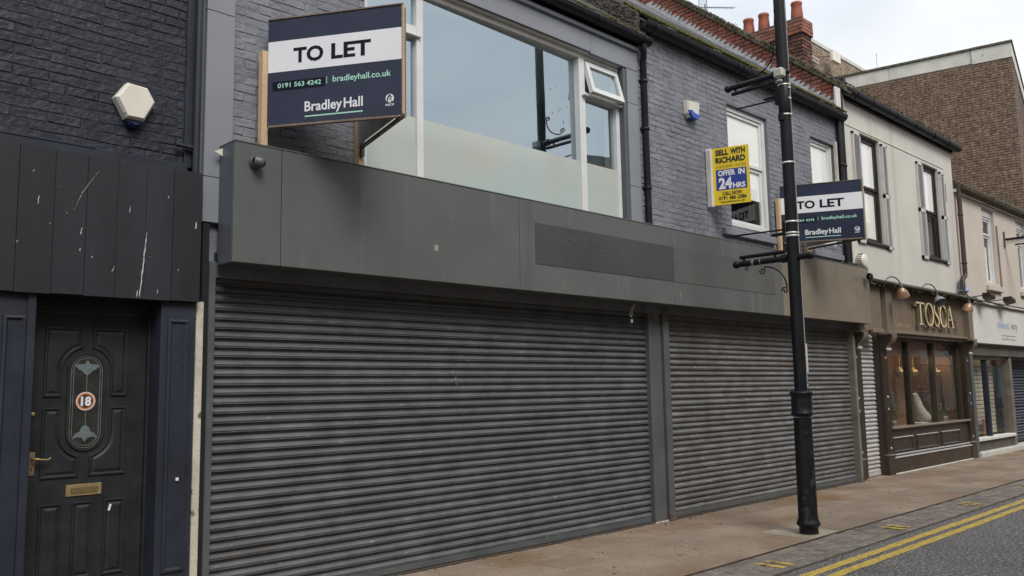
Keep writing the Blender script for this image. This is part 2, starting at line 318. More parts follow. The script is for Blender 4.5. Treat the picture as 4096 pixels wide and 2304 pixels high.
# bricks
def brick_meshes(mt, L=.215, H=.065, D=.02, n=7, rough=.003, name='brick'):
    out = []
    for i in range(n):
        j = lambda a: R.uniform(-a, a)
        def ring(y, ins, a): return [(-L/2+ins+j(a), y, -H/2+ins*.8+j(a)), (L/2-ins+j(a), y, -H/2+ins*.8+j(a)), (L/2-ins+j(a), y, H/2-ins*.8+j(a)), (-L/2+ins+j(a), y, H/2-ins*.8+j(a))]
        back = ring(D, 0, 0); r0 = ring(.006, 0.001, rough); r1 = [(x, y+j(rough*.45), z) for x, y, z in ring(0, .007, rough)]
        mb = MB(); mb.add(back+r0+r1, [(8, 9, 10, 11)]+[(a, (a+1) % 4, 4+(a+1) % 4, 4+a) for a in range(4)]+[(4+a, 4+(a+1) % 4, 8+(a+1) % 4, 8+a) for a in range(4)])
        out.append(mb.mesh(name, mt))
    return out
def brick_wall(parent, mt, rows, place, rz=0, pitch=.225, course=.075, L=.215, H=.065, limit=300, name='brick', rough=.003, jit=.003, order=None, rest='brick_mass', D=.02, fill=0.):
    """rows: list of (row index, z centre, [(u0,u1),...]); place(u,z) -> world point on the wall face"""
    ms = brick_meshes(mt, L, H, D, rough=rough, name=name); items = []
    for k, z, spans in rows:
        for a, b in spans:
            u = a - (pitch/2 if k % 2 else 0)
            while u < b:
                c0, c1 = max(u, a), min(u+pitch, b)
                if c1-c0 > .04: items.append(((c0+c1)/2, z, (c1-c0-.01)/L))
                u += pitch
    if order: items.sort(key=order)
    rest_mb = MB()
    for i, (u, z, sx) in enumerate(items):
        me = R.choice(ms); p = Vector(place(u, z))
        n = Vector((math.sin(rz), -math.cos(rz), 0)); p = p + n*R.uniform(-jit, jit) + Vector((0, 0, R.uniform(-.002, .002)))
        gx, gz_ = (R.uniform(1.0, 1.045), R.uniform(1.0, 1.16)) if R.random() < fill else (1, 1)
        if i < limit: inst(name, me, parent, p, rz+R.uniform(-.012, .012)).scale = (sx*gx, 1, gz_)
        else:
            mw = Matrix.Translation(p) @ Matrix.Rotation(rz, 4, 'Z') @ Matrix.Diagonal((sx*gx, 1, gz_, 1))
            rest_mb.add([mw @ v.co for v in me.vertices], [tuple(q.vertices) for q in me.polygons])
    if rest_mb.v: rest_mb.build(rest, mt, parent, kind='stuff')
    return len(items)
def spans_minus(a, b, z, holes):
    sp = [(a, b)]
    for (x0, x1, z0, z1) in holes:
        if z0 < z < z1:
            ns_ = []
            for p, q in sp:
                if x1 <= p or x0 >= q: ns_.append((p, q)); continue
                if x0 > p: ns_.append((p, x0))
                if x1 < q: ns_.append((x1, q))
            sp = ns_
    return sp
def wall_holes(mb, x0, x1, z0, z1, y0, y1, holes):
    """a wall slab facing -Y with rectangular openings, cut into vertical strips"""
    xs = sorted({x0, x1, *[min(max(h[i], x0), x1) for h in holes for i in (0, 1)]})
    for a, b in zip(xs, xs[1:]):
        zz = [z0]
        hs = sorted([h for h in holes if h[0] <= a+1e-6 and h[1] >= b-1e-6], key=lambda h: h[2]); cur = z0
        for h in hs:
            if h[2] > cur: mb.box(a, b, y0, y1, cur, h[2])
            cur = h[3]
        if cur < z1: mb.box(a, b, y0, y1, cur, z1)
    return mb
def arc(cx, cz, r, a0, a1, n): return [(cx+r*math.cos(math.radians(a0+(a1-a0)*i/n)), cz+r*math.sin(math.radians(a0+(a1-a0)*i/n))) for i in range(n+1)]
def inset(poly, d):
    n = len(poly); out = []
    A = sum(poly[i][0]*poly[(i+1) % n][1]-poly[(i+1) % n][0]*poly[i][1] for i in range(n)); sg = 1 if A > 0 else -1
    for i in range(n):
        p0, p1, p2 = Vector(poly[i-1]), Vector(poly[i]), Vector(poly[(i+1) % n])
        e1 = (p1-p0).normalized(); e2 = (p2-p1).normalized(); n1 = Vector((-e1.y, e1.x))*sg; n2_ = Vector((-e2.y, e2.x))*sg
        b = n1+n2_; k = max(.35, b.dot(n1)); out.append(tuple(p1+b*(d/k)))
    return out
def moulded(mb, poly, y, steps):
    """raised moulding: rings of the inset polygon at the given (inset, depth) steps; last ring is filled"""
    rings = [[(x, y-dp, z) for x, z in inset(poly, d)] for d, dp in steps]; n = len(poly)
    vs = [v for r in rings for v in r]; fs = [(i*n+k, i*n+(k+1) % n, (i+1)*n+(k+1) % n, (i+1)*n+k) for i in range(len(rings)-1) for k in range(n)]
    fs.append(tuple((len(rings)-1)*n+k for k in range(n))); return mb.add(vs, fs)

# ================================================================== THE SETTING
B(-60, 160, -60, 140, -.3, -.09).build('ground', 'asphalt')['kind'] = 'structure'
road = B(-40, 120, -1.6, 4.0, -.085, -.036).build('road', 'asphalt'); road['kind'] = 'structure'
def ragged(mb, x0, x1, y0, y1, z, st=.12):
    n = int((x1-x0)/st); a = [(x0+i*st, y0+R.uniform(-.006, .006), z) for i in range(n+1)]; b = [(x0+i*st, y1+R.uniform(-.006, .006), z) for i in range(n+1)]
    return mb.add(a+b, [(i, i+1, n+2+i, n+1+i) for i in range(n)])
for y0, y1 in ((3.765, 3.87), (3.585, 3.69)):
    ragged(MB(), 2, 40, y0, y1, -.032).build('yellow_line', 'yline', road)
edging = B(-10, 80, 4.0, 4.55, -.3, -.03).build('kerb_strip', 'joint'); edging['kind'] = 'structure'
sms = []
for i in range(5):
    j = lambda: R.uniform(-.004, .004)
    mb = MB(); x, y = .098, .061
    base = [(-x, -y, -.03), (x, -y, -.03), (x, y, -.03), (-x, y, -.03)]
    r0 = [(a+j(), b+j(), -.006) for a, b, _ in base]; r1 = [(a*.93+j(), b*.9+j(), j()) for a, b, _ in base]
    mb.add(base+r0+r1, [(8, 9, 10, 11)]+[(a, (a+1) % 4, 4+(a+1) % 4, 4+a) for a in range(4)]+[(4+a, 4+(a+1) % 4, 8+(a+1) % 4, 8+a) for a in range(4)])
    sms.append(mb.mesh('paving_brick', 'sett'))
setts = []
for r in range(4):
    y = 4.075+r*.1345; x = 5.0+(.1 if r % 2 else 0)
    while x < 27: setts.append((x, y)); x += .205
setts.sort(key=lambda p: math.hypot(p[0], p[1]) if p[0] > 6.6 else 99)
rest = MB()
for i, (x, y) in enumerate(setts):
    z = -.014+R.uniform(-.003, .003); a = R.uniform(-.02, .02)
    if i < 290: inst('paving_brick', R.choice(sms), edging, (x, y, z), a)
    else:
        me = R.choice(sms); rest.add([Vector(v.co)+Vector((x, y, z)) for v in me.vertices], [tuple(q.vertices) for q in me.polygons])
rest.build('paving_brick_mass', 'sett', edging, kind='stuff')
mk = MB()
for x in (4.7, 7.56, 10.37, 12.93, 15.8, 18.7, 21.6, 24.5):
    for dx in (-.12, .05): mk.add([(x+dx, 4.07, -.0085), (x+dx+.085, 4.07, -.0085), (x+dx+.08, 4.34, -.0085), (x+dx-.005, 4.35, -.0085)], [(0, 1, 2, 3)])
mk.build('loading_mark', 'yline2', edging)
pav = B(-10, 80, 4.55, 7.2, -.3, -.0045).build('pavement', 'joint'); pav['kind'] = 'structure'
fm = {}
rowy = [4.553, 5.01, 5.50, 5.99, 6.46, 7.0]
for r in range(5):
    y0, y1 = rowy[r]+.005, rowy[r+1]-.005; x = 2.2+R.uniform(0, .3)
    while x < 28:
        w = R.choice((.6, .6, .75, .9)); k = (w, r)
        if k not in fm: fm[k] = MB().box(-w/2+.005, w/2-.005, (y0-y1)/2, (y1-y0)/2, -.05, 0).mesh('paving_flag', 'flag', .004)
        o = inst('paving_flag', fm[k], pav, (x+w/2, (y0+y1)/2, R.uniform(-.0015, .0015))); o.rotation_euler = (R.uniform(-.0025, .0025), R.uniform(-.003, .003), 0); x += w
mb = MB(); m2 = MB()
for k in range(190):
    x, y, r = R.uniform(4, 22), R.uniform(4.65, 6.35), R.uniform(.008, .02); q = mb if R.random() < .6 else m2
    q.add([(x+math.cos(a)*r*R.uniform(.8, 1.2), y+math.sin(a)*r, .0035) for a in (0, 1.05, 2.1, 3.14, 4.2, 5.25)], [(0, 1, 2, 3, 4, 5)])
mb.build('gum_spot_mass', mat('dark_gum', (.09, .08, .07), .8), pav, kind='stuff'); m2.build('pale_spot_mass', mat('pale_gum', (.38, .36, .32), .8), pav, kind='stuff')
mb = MB()
for k in range(70):
    x = R.uniform(3.2, 20); y = 6.45-R.random()**2*.25 if R.random() < .7 else R.uniform(4.6, 6.3); a = R.random()*6.28; r = R.uniform(.012, .03)
    mb.add([(x+math.cos(a)*r, y+math.sin(a)*r, .004), (x-math.sin(a)*r*.4, y+math.cos(a)*r*.4, .014), (x-math.cos(a)*r, y-math.sin(a)*r, .005), (x+math.sin(a)*r*.4, y-math.cos(a)*r*.4, .006)], [(0, 1, 2, 3)])
mb.build('litter_mass', mat('dead_leaf', (.12, .07, .035), .8, .4, 30), pav, kind='stuff')
B(9.0, 9.62, 4.56, 5.16, -.01, .007).build('repair_patch', mat('cement_patch', (.3, .26, .2), .85, .25, 4, .2, 50, .003, 40), pav, .006)
opav = B(-40, 120, -3.5, -1.6, -.3, .03).build('opposite_pavement', 'flag'); opav['kind'] = 'structure'

# ================================================================== DARK SHOP (left)
dk = thing('dark_shop_building', 'dark navy painted brick building with black boarded front and panelled door', 'building', (2, 6.5, 0))
w = MB(); w.box(-3, 2.89, 6.5115, 7.2, 2.37, 9); w.build('wall', 'navy_mortar', dk)
rows = [(i, 3.5+i*.0745, [(1.1, 2.785)]) for i in range(25)]
brick_wall(dk, 'navy_brick', rows, lambda u, z: (u, 6.507+.0025*math.sin(u*3)*math.sin(z*5), z), pitch=.232, course=.0745, L=.228, H=.0675, rough=.006, jit=.0018, fill=.6)
B(2.785, 2.89, 6.49, 6.52, 3.45, 9).build('corner_pier', 'navy', dk, .004)
MB().tube([(2.862, 6.45, 3.36), (2.862, 6.45, 9)], .028, 10).build('downpipe', 'navy', dk)
MB().tube([(2.70, 6.46, 3.615), (2.83, 6.455, 3.612), (2.846, 6.452, 3.6), (2.85, 6.45, 3.36)], .017, 8).build('conduit', 'navy', dk)
B(1.0, 2.79, 6.43, 6.52, 3.395, 3.462).build('ledge', 'navy', dk, .006)
B(1.0, 2.1, 6.425, 6.5, 3.455, 3.475).build('flashing_strip', 'navy', dk, .004)
xs = [1.13, 1.365, 1.598, 1.824, 2.036, 2.245, 2.452, 2.655, 2.877]
for a, b in zip(xs, xs[1:]):
    d = R.uniform(0, .004); B(a+R.uniform(.0008, .002), b-R.uniform(.0008, .002), 6.35+d, 6.39, 2.372+R.uniform(-.003, .003), 3.385+R.uniform(-.006, .006)).build('timber_board', 'board', dk, .0015)
B(1.0, 2.88, 6.385, 6.52, 2.375, 3.39).build('board_backing', 'dark', dk)
def drip(mb, pts, y, w, n=9):
    L_ = []
    for (x0, z0), (x1, z1) in zip(pts, pts[1:]):
        for k in range(n): t_ = k/n; L_.append((x0+(x1-x0)*t_+R.uniform(-.002, .002), z0+(z1-z0)*t_))
    m_ = len(L_); ws = [w*(.35+.65*math.sin(math.pi*(i_+.5)/m_))*R.uniform(.4, 1.2) for i_ in range(m_)]
    return mb.add([(x-a_, y, z) for (x, z), a_ in zip(L_, ws)]+[(x+a_, y, z) for (x, z), a_ in zip(L_, ws)], [(k, m_+k, m_+k+1, k+1) for k in range(m_-1)])
mk = MB()
for pts, w_ in (([(2.42, 2.385), (2.44, 2.62), (2.462, 2.9)], .006), ([(2.40, 2.38), (2.405, 2.44)], .004), ([(2.0, 2.8), (2.01, 2.86)], .005), ([(2.0, 2.68), (2.002, 2.71)], .004), ([(1.44, 3.25), (1.455, 3.3)], .005), ([(2.22, 2.55), (2.24, 2.6)], .003),
    ([(1.95, 2.97), (2.0, 3.1), (2.12, 3.3)], .0016), ([(1.72, 2.98), (1.725, 3.05)], .003), ([(1.85, 3.12), (1.87, 3.125)], .003), ([(2.44, 3.0), (2.49, 3.005)], .002), ([(2.61, 3.15), (2.612, 3.17)], .004), ([(2.33, 3.0), (2.333, 3.06)], .003), ([(1.8, 2.85), (1.803, 2.86)], .004), ([(2.08, 2.64), (2.085, 2.66)], .004), ([(2.7, 2.6), (2.71, 2.62)], .003), ([(1.6, 2.7), (1.61, 2.72)], .003), ([(2.83, 2.94), (2.835, 3.0)], .006), ([(2.55, 2.42), (2.555, 2.46)], .003), ([(1.68, 3.2), (1.69, 3.22)], .003)):
    drip(mk, pts, 6.3485, w_)
mk.build('dripped_paint', mat('old_white_drips', (.42, .42, .41), .7, .3, 40), dk)
MB().box(.4, 1.74, 6.78, 7.2, 0, 2.38).build('inner_wall', 'dark', dk)
def pilaster(x0, x1, px0, px1, z1):
    o = MB().box(x0, x1, 6.40, 6.72, 0, 2.374).build('pilaster', 'navy', dk, .004)
    mb = MB(); poly = [(px0, .375), (px1, .375), (px1, z1), (px0, z1)]
    moulded(mb, poly, 6.40, [(0, 0), (.004, .014), (.02, .018), (.032, .004), (.034, .0015)]); mb.build('panel_moulding', 'navy', o)
    return o
pilaster(1.2, 1.752, 1.555, 1.697, 2.22)
pr = pilaster(2.607, 2.872, 2.655, 2.823, 2.24)
MB().box(2.745, 2.766, 6.385, 6.39, 1.035, 1.058).build('sticker', 'white_print', pr)
B(1.70, 1.752, 6.385, 6.4, 0, 2.372).build('door_post_trim', 'navy', dk, .003)
B(1.7, 2.62, 6.58, 6.72, 2.275, 2.374).build('door_head', 'door', dk, .006)
B(1.7, 2.62, 6.585, 6.6, 2.268, 2.288).build('head_bead', 'door', dk, .004)
B(2.588, 2.607, 6.58, 6.72, 0, 2.28).build('door_jamb', 'door', dk, .003)
B(1.74, 1.775, 6.58, 6.72, 0, 2.28).build('door_jamb', 'door', dk, .003)
dl = B(1.777, 2.586, 6.606, 6.65, .02, 2.268).build('door', 'door', dk, .003)
cx = 2.165
def mir(p): return [(2*cx-x, z) for x, z in p][::-1]
tl = [(1.878, 2.165), (1.878, 1.667), (2.003, 1.667)]+arc(cx, 1.855, .162, 180, 101.5, 10)+[(2.132, 2.165)]
bl = [(1.878, 1.595), (1.878, 1.10), (2.132, 1.10)]+arc(cx, 1.41, .162, 258.5, 180, 10)+[(2.003, 1.595)]
low = [[(a, .93), (a, .395), (b, .395), (b, .93)] for a, b in ((1.882, 2.034), (2.098, 2.247), (2.312, 2.466))]
for poly in [tl, bl, mir(tl), mir(bl)]+low:
    mb = MB(); moulded(mb, poly, 6.6065, [(0, 0), (.004, .011), (.013, .012), (.024, .001), (.027, .001), (.045, .009)]); mb.build('door_panel', 'door', dl)
gl = B(2.05, 2.28, 6.598, 6.607, 1.3, 1.97)
st = arc(cx, 1.855, .112, 0, 180, 16)+arc(cx, 1.41, .112, 180, 360, 16)
mb = MB(); moulded(mb, st, 6.606, [(-.022, 0), (-.016, .012), (-.004, .012), (0, .002)]); mb.build('glazing_bead', 'door', dl)
mb = MB(); mb.add([(x, 6.6035, z) for x, z in inset(st, .001)], [tuple(range(len(st)))]); gd = mb.build('oval_glass', 'door_glass', dl)
mb = MB()
for d in (.006, .022): mb.tube([(x, 6.602, z) for x, z in inset(st, d)+[inset(st, d)[0]]], .0018, 4, False)
mb.tube([(cx, 6.602, 1.40), (cx, 6.602, 1.84)], .0022, 4)
for z in (1.84, 1.855, 1.63, 1.645, 1.41, 1.425):
    for s in (-1, 1): mb.tube([(cx+s*.106, 6.602, z), (cx+s*.09, 6.602, z)], .0016, 4)
mb.build('lead_line', 'leaded', dl)
mb = MB(); F0 = Frame((cx, 6.6015, 1.63), (1, 0, 0), (0, 0, -1), (0, -1, 0))
F0.poly(mb, [(-.085, -.262), (-.055, -.272), (-.02, -.27), (-.004, -.298), (.004, -.298), (.02, -.27), (.055, -.272), (.085, -.262), (.06, -.235), (.035, -.222), (.015, -.2), (0, -.19), (-.015, -.2), (-.035, -.222), (-.06, -.235)], 0)
mb.build('tulip_motif', 'frost', dl); mb = MB()
F0.poly(mb, [(-.088, .262), (-.06, .22), (-.035, .212), (-.028, .185), (-.01, .168), (.01, .168), (.028, .185), (.035, .212), (.06, .22), (.088, .262), (.05, .25), (.02, .255), (0, .285), (-.02, .255), (-.05, .25)], 0)
mb.build('tulip_motif', 'frost', dl)
stk = MB(); F0.poly(stk, [(math.cos(a*.2244)*.066-.003, math.sin(a*.2244)*.066-.005) for a in range(28)], .001); so_ = stk.build('age_sticker', 'white_print', dl)
mb = MB(); F0.poly(mb, [(math.cos(a*.2244)*.061-.003, math.sin(a*.2244)*.061-.005) for a in range(28)], .0015); mb.build('sticker_ring', 'orange', dl)
mb = MB(); F0.poly(mb, [(math.cos(a*.2244)*.049-.003, math.sin(a*.2244)*.049-.005) for a in range(28)], .002); mb.build('sticker_disc', mat('dark_sticker', (.05, .03, .025), .4), dl)
mb = MB(); F0.text(mb, '18', -.036, .034, -.039, .03, .0025, .045); mb.build('sticker_number', 'white_print', dl)
mb = MB(); mb.box(2.0535, 2.2945, 6.598, 6.607, .968, 1.05); lb = mb.build('letterbox', 'brass', dl, .003)
mb = MB(); mb.box(2.085, 2.268, 6.594, 6.599, .985, 1.03); mb.build('letter_flap', mat('flap_brass', (.2, .15, .07), .45, .2, 15, metal=.4), dl, .002)
mb = MB(); mb.box(1.81, 1.846, 6.598, 6.607, 1.133, 1.292); mb.build('handle_plate', mat('plate_brass', (.28, .19, .12), .45, .2, 15, metal=.3), dl, .002)
mb = MB(); mb.tube([(1.826, 6.6, 1.247), (1.826, 6.56, 1.247), (1.84, 6.552, 1.247), (1.88, 6.552, 1.24), (1.915, 6.552, 1.238), (1.935, 6.552, 1.25)], [.008, .008, .009, .006, .006, .004], 8); mb.build('handle', 'brass', dl)
MB().box(1.822, 1.829, 6.5965, 6.599, 1.165, 1.19).build('keyhole', 'dark', dl)
MB().lathe([(.001, .012), (.011, .012), (.015, .006), (.016, 0)], (1.82, 6.606, 1.552), 14, (0, -1, 0)).build('lock_cylinder', 'brass', dl)
mb = MB(); FA = Frame((2.18, 6.6045, 2.215), (1, 0, 0), (0, 0, -1), (0, -1, 0)); FA.text(mb, 'A', 0, .05, 0, .05, .001, .01); mb.build('letter_a', mat('black_letter', (.006, .006, .007), .5), dl)
mb = MB(); mb.bar((2.348, 6.596, .845), (2.36, 6.596, .89), .016, .001, (0, 1, 0)); mb.build('scuff', 'white_print', dl)
B(2.886, 2.945, 6.42, 6.5, 0, 2.385).build('white_edge_strip', 'render_edge', dk, .004)
B(2.945, 2.998, 6.47, 6.6, 0, 3.05).build('edge_gap', 'dark', dk)
B(2.886, 2.9, 6.42, 6.5, 2.385, 3.3).build('edge_lining', 'board', dk)
B(1.0, 2.9, 6.3, 7.2, -.02, .03).build('door_step', 'stone', dk, .01)

t = thing('alarm_box', 'hexagonal cream alarm box with dark blue lens on the navy brick wall', 'alarm', (2.38, 6.5, 3.85))
hx = [(2.226, 3.885), (2.31, 3.735), (2.45, 3.735), (2.532, 3.9), (2.468, 4.008), (2.315, 4.018)]
def shell(poly, y, dep, ins): 
    mb = MB(); r0 = [(x, y, z) for x, z in poly]; r1 = [(x, y-dep*.7, z) for x, z in inset(poly, .004)]; r2 = [(x, y-dep, z) for x, z in inset(poly, ins)]; n = len(poly)
    return mb.add(r0+r1+r2, [(i*n+k, i*n+(k+1) % n, (i+1)*n+(k+1) % n, (i+1)*n+k) for i in (0, 1) for k in range(n)]+[tuple(2*n+k for k in range(n)), tuple(range(n))])
shell(hx, 6.505, .085, .02).build('case', 'white_plastic', t, .002)
shell([(2.31, 3.735), (2.335, 3.69), (2.37, 3.672), (2.395, 3.674), (2.425, 3.69), (2.45, 3.735)], 6.505, .075, .02).build('lens', 'blue_plastic', t)
MB().lathe([(.001, .004), (.006, .004), (.007, 0)], (2.30, 6.432, 3.77), 10, (0, -1, 0)).build('screw', 'steel', t)

# ================================================================== SHUTTERED SHOP (clad upper floor)
cs = thing('clad_shop_building', 'grey clad building with a wide upstairs window over the long fascia', 'building', (5.8, 6.5, 0))
holes = [(4.5, 8.49, 3.3, 5.755)]
wall_holes(MB(), 2.9, 8.72, 2.6, 6.12, 6.5115, 6.9, holes).build('wall', 'grey_mortar', cs)
rows = [(i, 3.62+i*.0745, spans_minus(3.175, 4.505, 3.62+i*.0745, [])) for i in range(33)]
brick_wall(cs, 'grey_brick', rows, lambda u, z: (u, 6.507+.002*math.sin(u*4)*math.sin(z*6), z), pitch=.228, L=.223, H=.067, rough=.006, jit=.002, fill=.6)
def panel(x0, x1, z0, z1, y=6.46, y1=6.515): return B(x0+.0025, x1-.0025, y, y1, z0+.0025, z1-.0025).build('cladding_panel', 'clad', cs, .002)
for z0, z1 in ((3.03, 3.402), (3.402, 4.795), (4.795, 6.0)): panel(2.93, 3.175, z0, z1)
for z0, z1 in ((3.5, 4.197), (4.197, 5.282), (5.282, 5.735)): panel(8.49, 8.72, z0, z1)
for x0, x1 in ((3.175, 4.65), (4.65, 7.784)): panel(x0, x1, 5.755, 6.0)
panel(7.784, 8.72, 5.7375, 6.0)
B(8.428, 8.49, 6.475, 6.6, 3.4, 5.755).build('reveal_panel', mat('dark_cladding', (.085, .095, .11), .45, .08, 2), cs, .002)
B(2.9, 8.72, 6.42, 6.9, 6.003, 6.05).build('soffit_board', 'clad', cs, .003)
B(3.175, 8.72, 6.43, 6.46, 6.0, 6.035).build('lead_strip', mat('bluish_flashing', (.2, .25, .29), .5, .3, 9), cs, .003)
# gutter, downpipe
def gutter(parent, x0, x1, yc, zc, r, m='gutter', joints=()):
    prof = [(yc-r*math.cos(math.radians(a)), zc-r*math.sin(math.radians(a))) for a in range(0, 181, 15)]
    mb = MB(); n = max(2, int((x1-x0)/.5))
    for i in range(n):
        a, b = x0+(x1-x0)*i/n, x0+(x1-x0)*(i+1)/n
        mb.extx(prof, a, b, True); mb.extx([(yc-r*.86*math.cos(math.radians(q)), zc-r*.86*math.sin(math.radians(q))) for q in range(0, 181, 15)][::-1], a, b, True)
    mb.extx([(yc-r, zc), (yc-r-.008, zc+.004), (yc-r-.006, zc+.014), (yc-r*.86, zc+.012), (yc-r*.86, zc)], x0, x1)
    mb.prismx(prof, x0-.003, x0+.004); mb.prismx(prof, x1-.004, x1+.003)
    o = mb.build('gutter', m, parent)
    for x in joints:
        mb = MB(); pr_ = [(yc-(r+.009)*math.cos(math.radians(a)), zc-(r+.009)*math.sin(math.radians(a))) for a in range(-4, 185, 15)]
        mb.extx(pr_, x-.03, x+.03, True); mb.prismx(pr_, x-.031, x-.029); mb.prismx(pr_, x+.029, x+.031); mb.build('gutter_joint', m, o)
    return o
gutter(cs, 2.9, 8.86, 6.37, 6.16, .075, joints=(4.6, 6.2, 7.8, 8.72))
B(2.9, 8.7, 6.44, 6.46, 6.04, 6.2).build('gutter_board', 'gutter', cs)
mb = MB(); mb.tube([(8.735, 6.36, 6.08), (8.735, 6.36, 6.02), (8.75, 6.37, 5.99), (8.79, 6.41, 5.91), (8.80, 6.42, 5.87), (8.80, 6.42, 3.66)], .042, 12)
dp = mb.build('downpipe', 'gutter', cs)
for z in (5.62, 4.98, 4.2): MB().lathe([(.043, -.02), (.05, -.02), (.05, .02), (.043, .02)], (8.80, 6.42, z), 12).box(8.74, 8.86, 6.45, 6.5, z-.02, z+.02).build('pipe_bracket', 'gutter', dp)
MB().box(8.71, 8.765, 6.33, 6.39, 6.17, 6.235).build('gutter_outlet', 'gutter', dp, .008)
# roof of slates with moss
def roof(parent, x0, x1, y0, z0, slope, depth, m='slate', rows_=8):
    o = MB().prismx([(y0+.03, z0-.05), (y0+depth, z0-.05+depth*slope), (y0+depth, z0-.02+depth*slope), (y0+.03, z0-.02)], x0, x1).build('roof', m, parent)
    mb = MB(); L = math.hypot(1, slope); dy = .2/L
    for r in range(rows_):
        x = x0+(-.15 if r % 2 else 0)
        while x < x1:
            a, b = max(x0, x)+.003, min(x1, x+.3)-.003
            if b-a > .03:
                ya, za = y0+r*dy, z0+r*dy*slope; yb, zb = ya+dy*1.5, za+dy*1.5*slope; k = R.uniform(0, .006)
                mb.add([(a, ya, za+.014+k), (b, ya, za+.014+k), (b, yb, zb+.004), (a, yb, zb+.004), (a, ya, za+k), (b, ya, za+k)], [(0, 1, 2, 3), (4, 5, 1, 0)])
            x += .3
    mb.build('slate_mass', m, o, kind='stuff'); return o
def moss(parent, x0, x1, y0, z0, slope, depth, n, size=.02, name='moss'):
    mb = MB()
    for i in range(n):
        x = R.uniform(x0, x1); d = depth*R.random()**1.6
        if math.sin(x*5.3)+math.sin(x*11.7+2) < -.9: continue
        r = size*R.uniform(.5, 1.5); c = Vector((x, y0+d, z0+.018+d*slope)); k = R.random()*6
        ring = [c+Vector((math.cos(k+a)*r*R.uniform(.7, 1.2), math.sin(k+a)*r*.8, R.uniform(-.2, .25)*r)) for a in (0, 1.26, 2.5, 3.8, 5.0)]
        mb.add(ring+[c+Vector((0, -.2*r, r*R.uniform(.5, 1.0))), c-Vector((0, 0, r))], [(a, (a+1) % 5, 5) for a in range(5)]+[((a+1) % 5, a, 6) for a in range(5)])
    return mb.build(name, 'moss', parent, kind='stuff')
rf = roof(cs, 2.9, 8.70, 6.31, 6.19, .81, 3.6)
moss(rf, 4.5, 8.70, 6.305, 6.19, .81, .22, 1100, .014)
# the wide window
wf = MB(); Y0, Y1 = 6.55, 6.64
def fr(mb, x0, x1, z0, z1, y0=Y0, y1=Y1): return mb.box(x0, x1, y0, y1, z0, z1)
win = fr(MB(), 4.505, 4.56, 3.4, 5.74).build('wide_window', 'upvc', cs, .004)
def wpart(n, *a, m='upvc', **k): return fr(MB(), *a, **k).build(n, m, win, .004)
wpart('mullion', 5.16, 5.245, 3.4, 5.70); wpart('mullion', 7.66, 7.765, 3.4, 5.68)
wpart('frame_side', 8.362, 8.428, 3.4, 5.24); wpart('frame_side', 8.37, 8.428, 5.20, 5.70, y0=6.56)
wpart('window_head', 4.505, 8.428, 5.68, 5.742, m='whitewood'); wpart('head_drip', 4.505, 8.45, 5.742, 5.756, y0=6.49, m='whitewood')
wpart('transom', 4.56, 5.16, 5.225, 5.33); wpart('transom_sill', 4.56, 5.2, 5.215, 5.24, y0=6.52)
wpart('transom', 7.765, 8.362, 5.195, 5.27); wpart('transom_sill', 7.70, 8.44, 5.205, 5.228, y0=6.50, m='whitewood')
def pane(parent, x0, x1, z0, z1, y, m='glass', yaw=0, pit=0):
    cxx, cz = (x0+x1)/2, (z0+z1)/2; a, b = (x1-x0)/2, (z1-z0)/2
    o = MB().add([(-a, 0, -b), (a, 0, -b), (a, 0, b), (-a, 0, b)], [(0, 1, 2, 3)]).build('pane', m, parent)
    o.location = (cxx, y, cz); o.rotation_euler = (pit, 0, yaw); return o
pane(win, 5.245, 7.66, 3.5, 5.70, 6.605, 'bigglass', math.radians(1.15), math.radians(-.4)); pane(win, 4.55, 5.165, 3.5, 5.22, 6.6, 'bigglass', math.radians(.6))
pane(win, 4.55, 5.165, 5.33, 5.69, 6.6, 'bigglass'); pane(win, 7.765, 8.365, 3.5, 5.2, 6.6, 'bigglass', math.radians(.7))
# the vent standing open (hinged at its top)
vs_ = MB(); a_ = math.radians(15)
def vrot(mb, zt=5.665, y=6.545):
    mb.v = [(x, y+(yy-y)*math.cos(a_)+(z-zt)*math.sin(a_), zt+(z-zt)*math.cos(a_)-(yy-y)*math.sin(a_)) for x, yy, z in mb.v]; return mb
vf = MB()
for q in ((7.775, 8.40, 5.60, 5.665), (7.775, 8.40, 5.235, 5.30), (7.775, 7.835, 5.30, 5.60), (8.34, 8.40, 5.30, 5.60)): vf.box(q[0], q[1], 6.545, 6.60, q[2], q[3])
vt = vrot(vf).build('open_vent', 'upvc', win, .0)
vg = MB().add([(7.83, 6.57, 5.29), (8.345, 6.57, 5.29), (8.345, 6.57, 5.61), (7.83, 6.57, 5.61)], [(0, 1, 2, 3)]); vrot(vg).build('pane', 'bigglass', win)
# room behind
for a_0, a_1 in ((4.56, 5.16), (5.245, 7.66), (7.765, 8.362)): B(a_0, a_1, 6.572, 6.576, 3.45, 4.385).build('window_film', 'film', win)
B(4.4, 8.6, 9.0, 9.1, 3.3, 6.0).build('room_wall', 'interior', cs); B(4.3, 4.4, 6.6, 9.0, 3.3, 6.0).build('room_wall', 'interior', cs); B(8.6, 8.7, 6.9, 9.0, 3.3, 6.0).build('room_wall', 'interior', cs)
B(4.3, 8.7, 6.645, 9.1, 5.70, 5.75).build('ceiling', 'blind', cs); B(4.3, 8.7, 6.7, 9.1, 3.2, 3.3).build('room_floor', 'interior', cs)
B(7.60, 7.655, 6.66, 6.68, 4.43, 5.62).build('blind_edge', mat('olive_grey_blind', (.12, .13, .12), .7), cs); B(8.25, 8.36, 6.66, 6.68, 4.0, 5.2).build('blind_edge', mat('olive_grey_blind', (.16, .18, .17), .7), cs)
mk = MB()
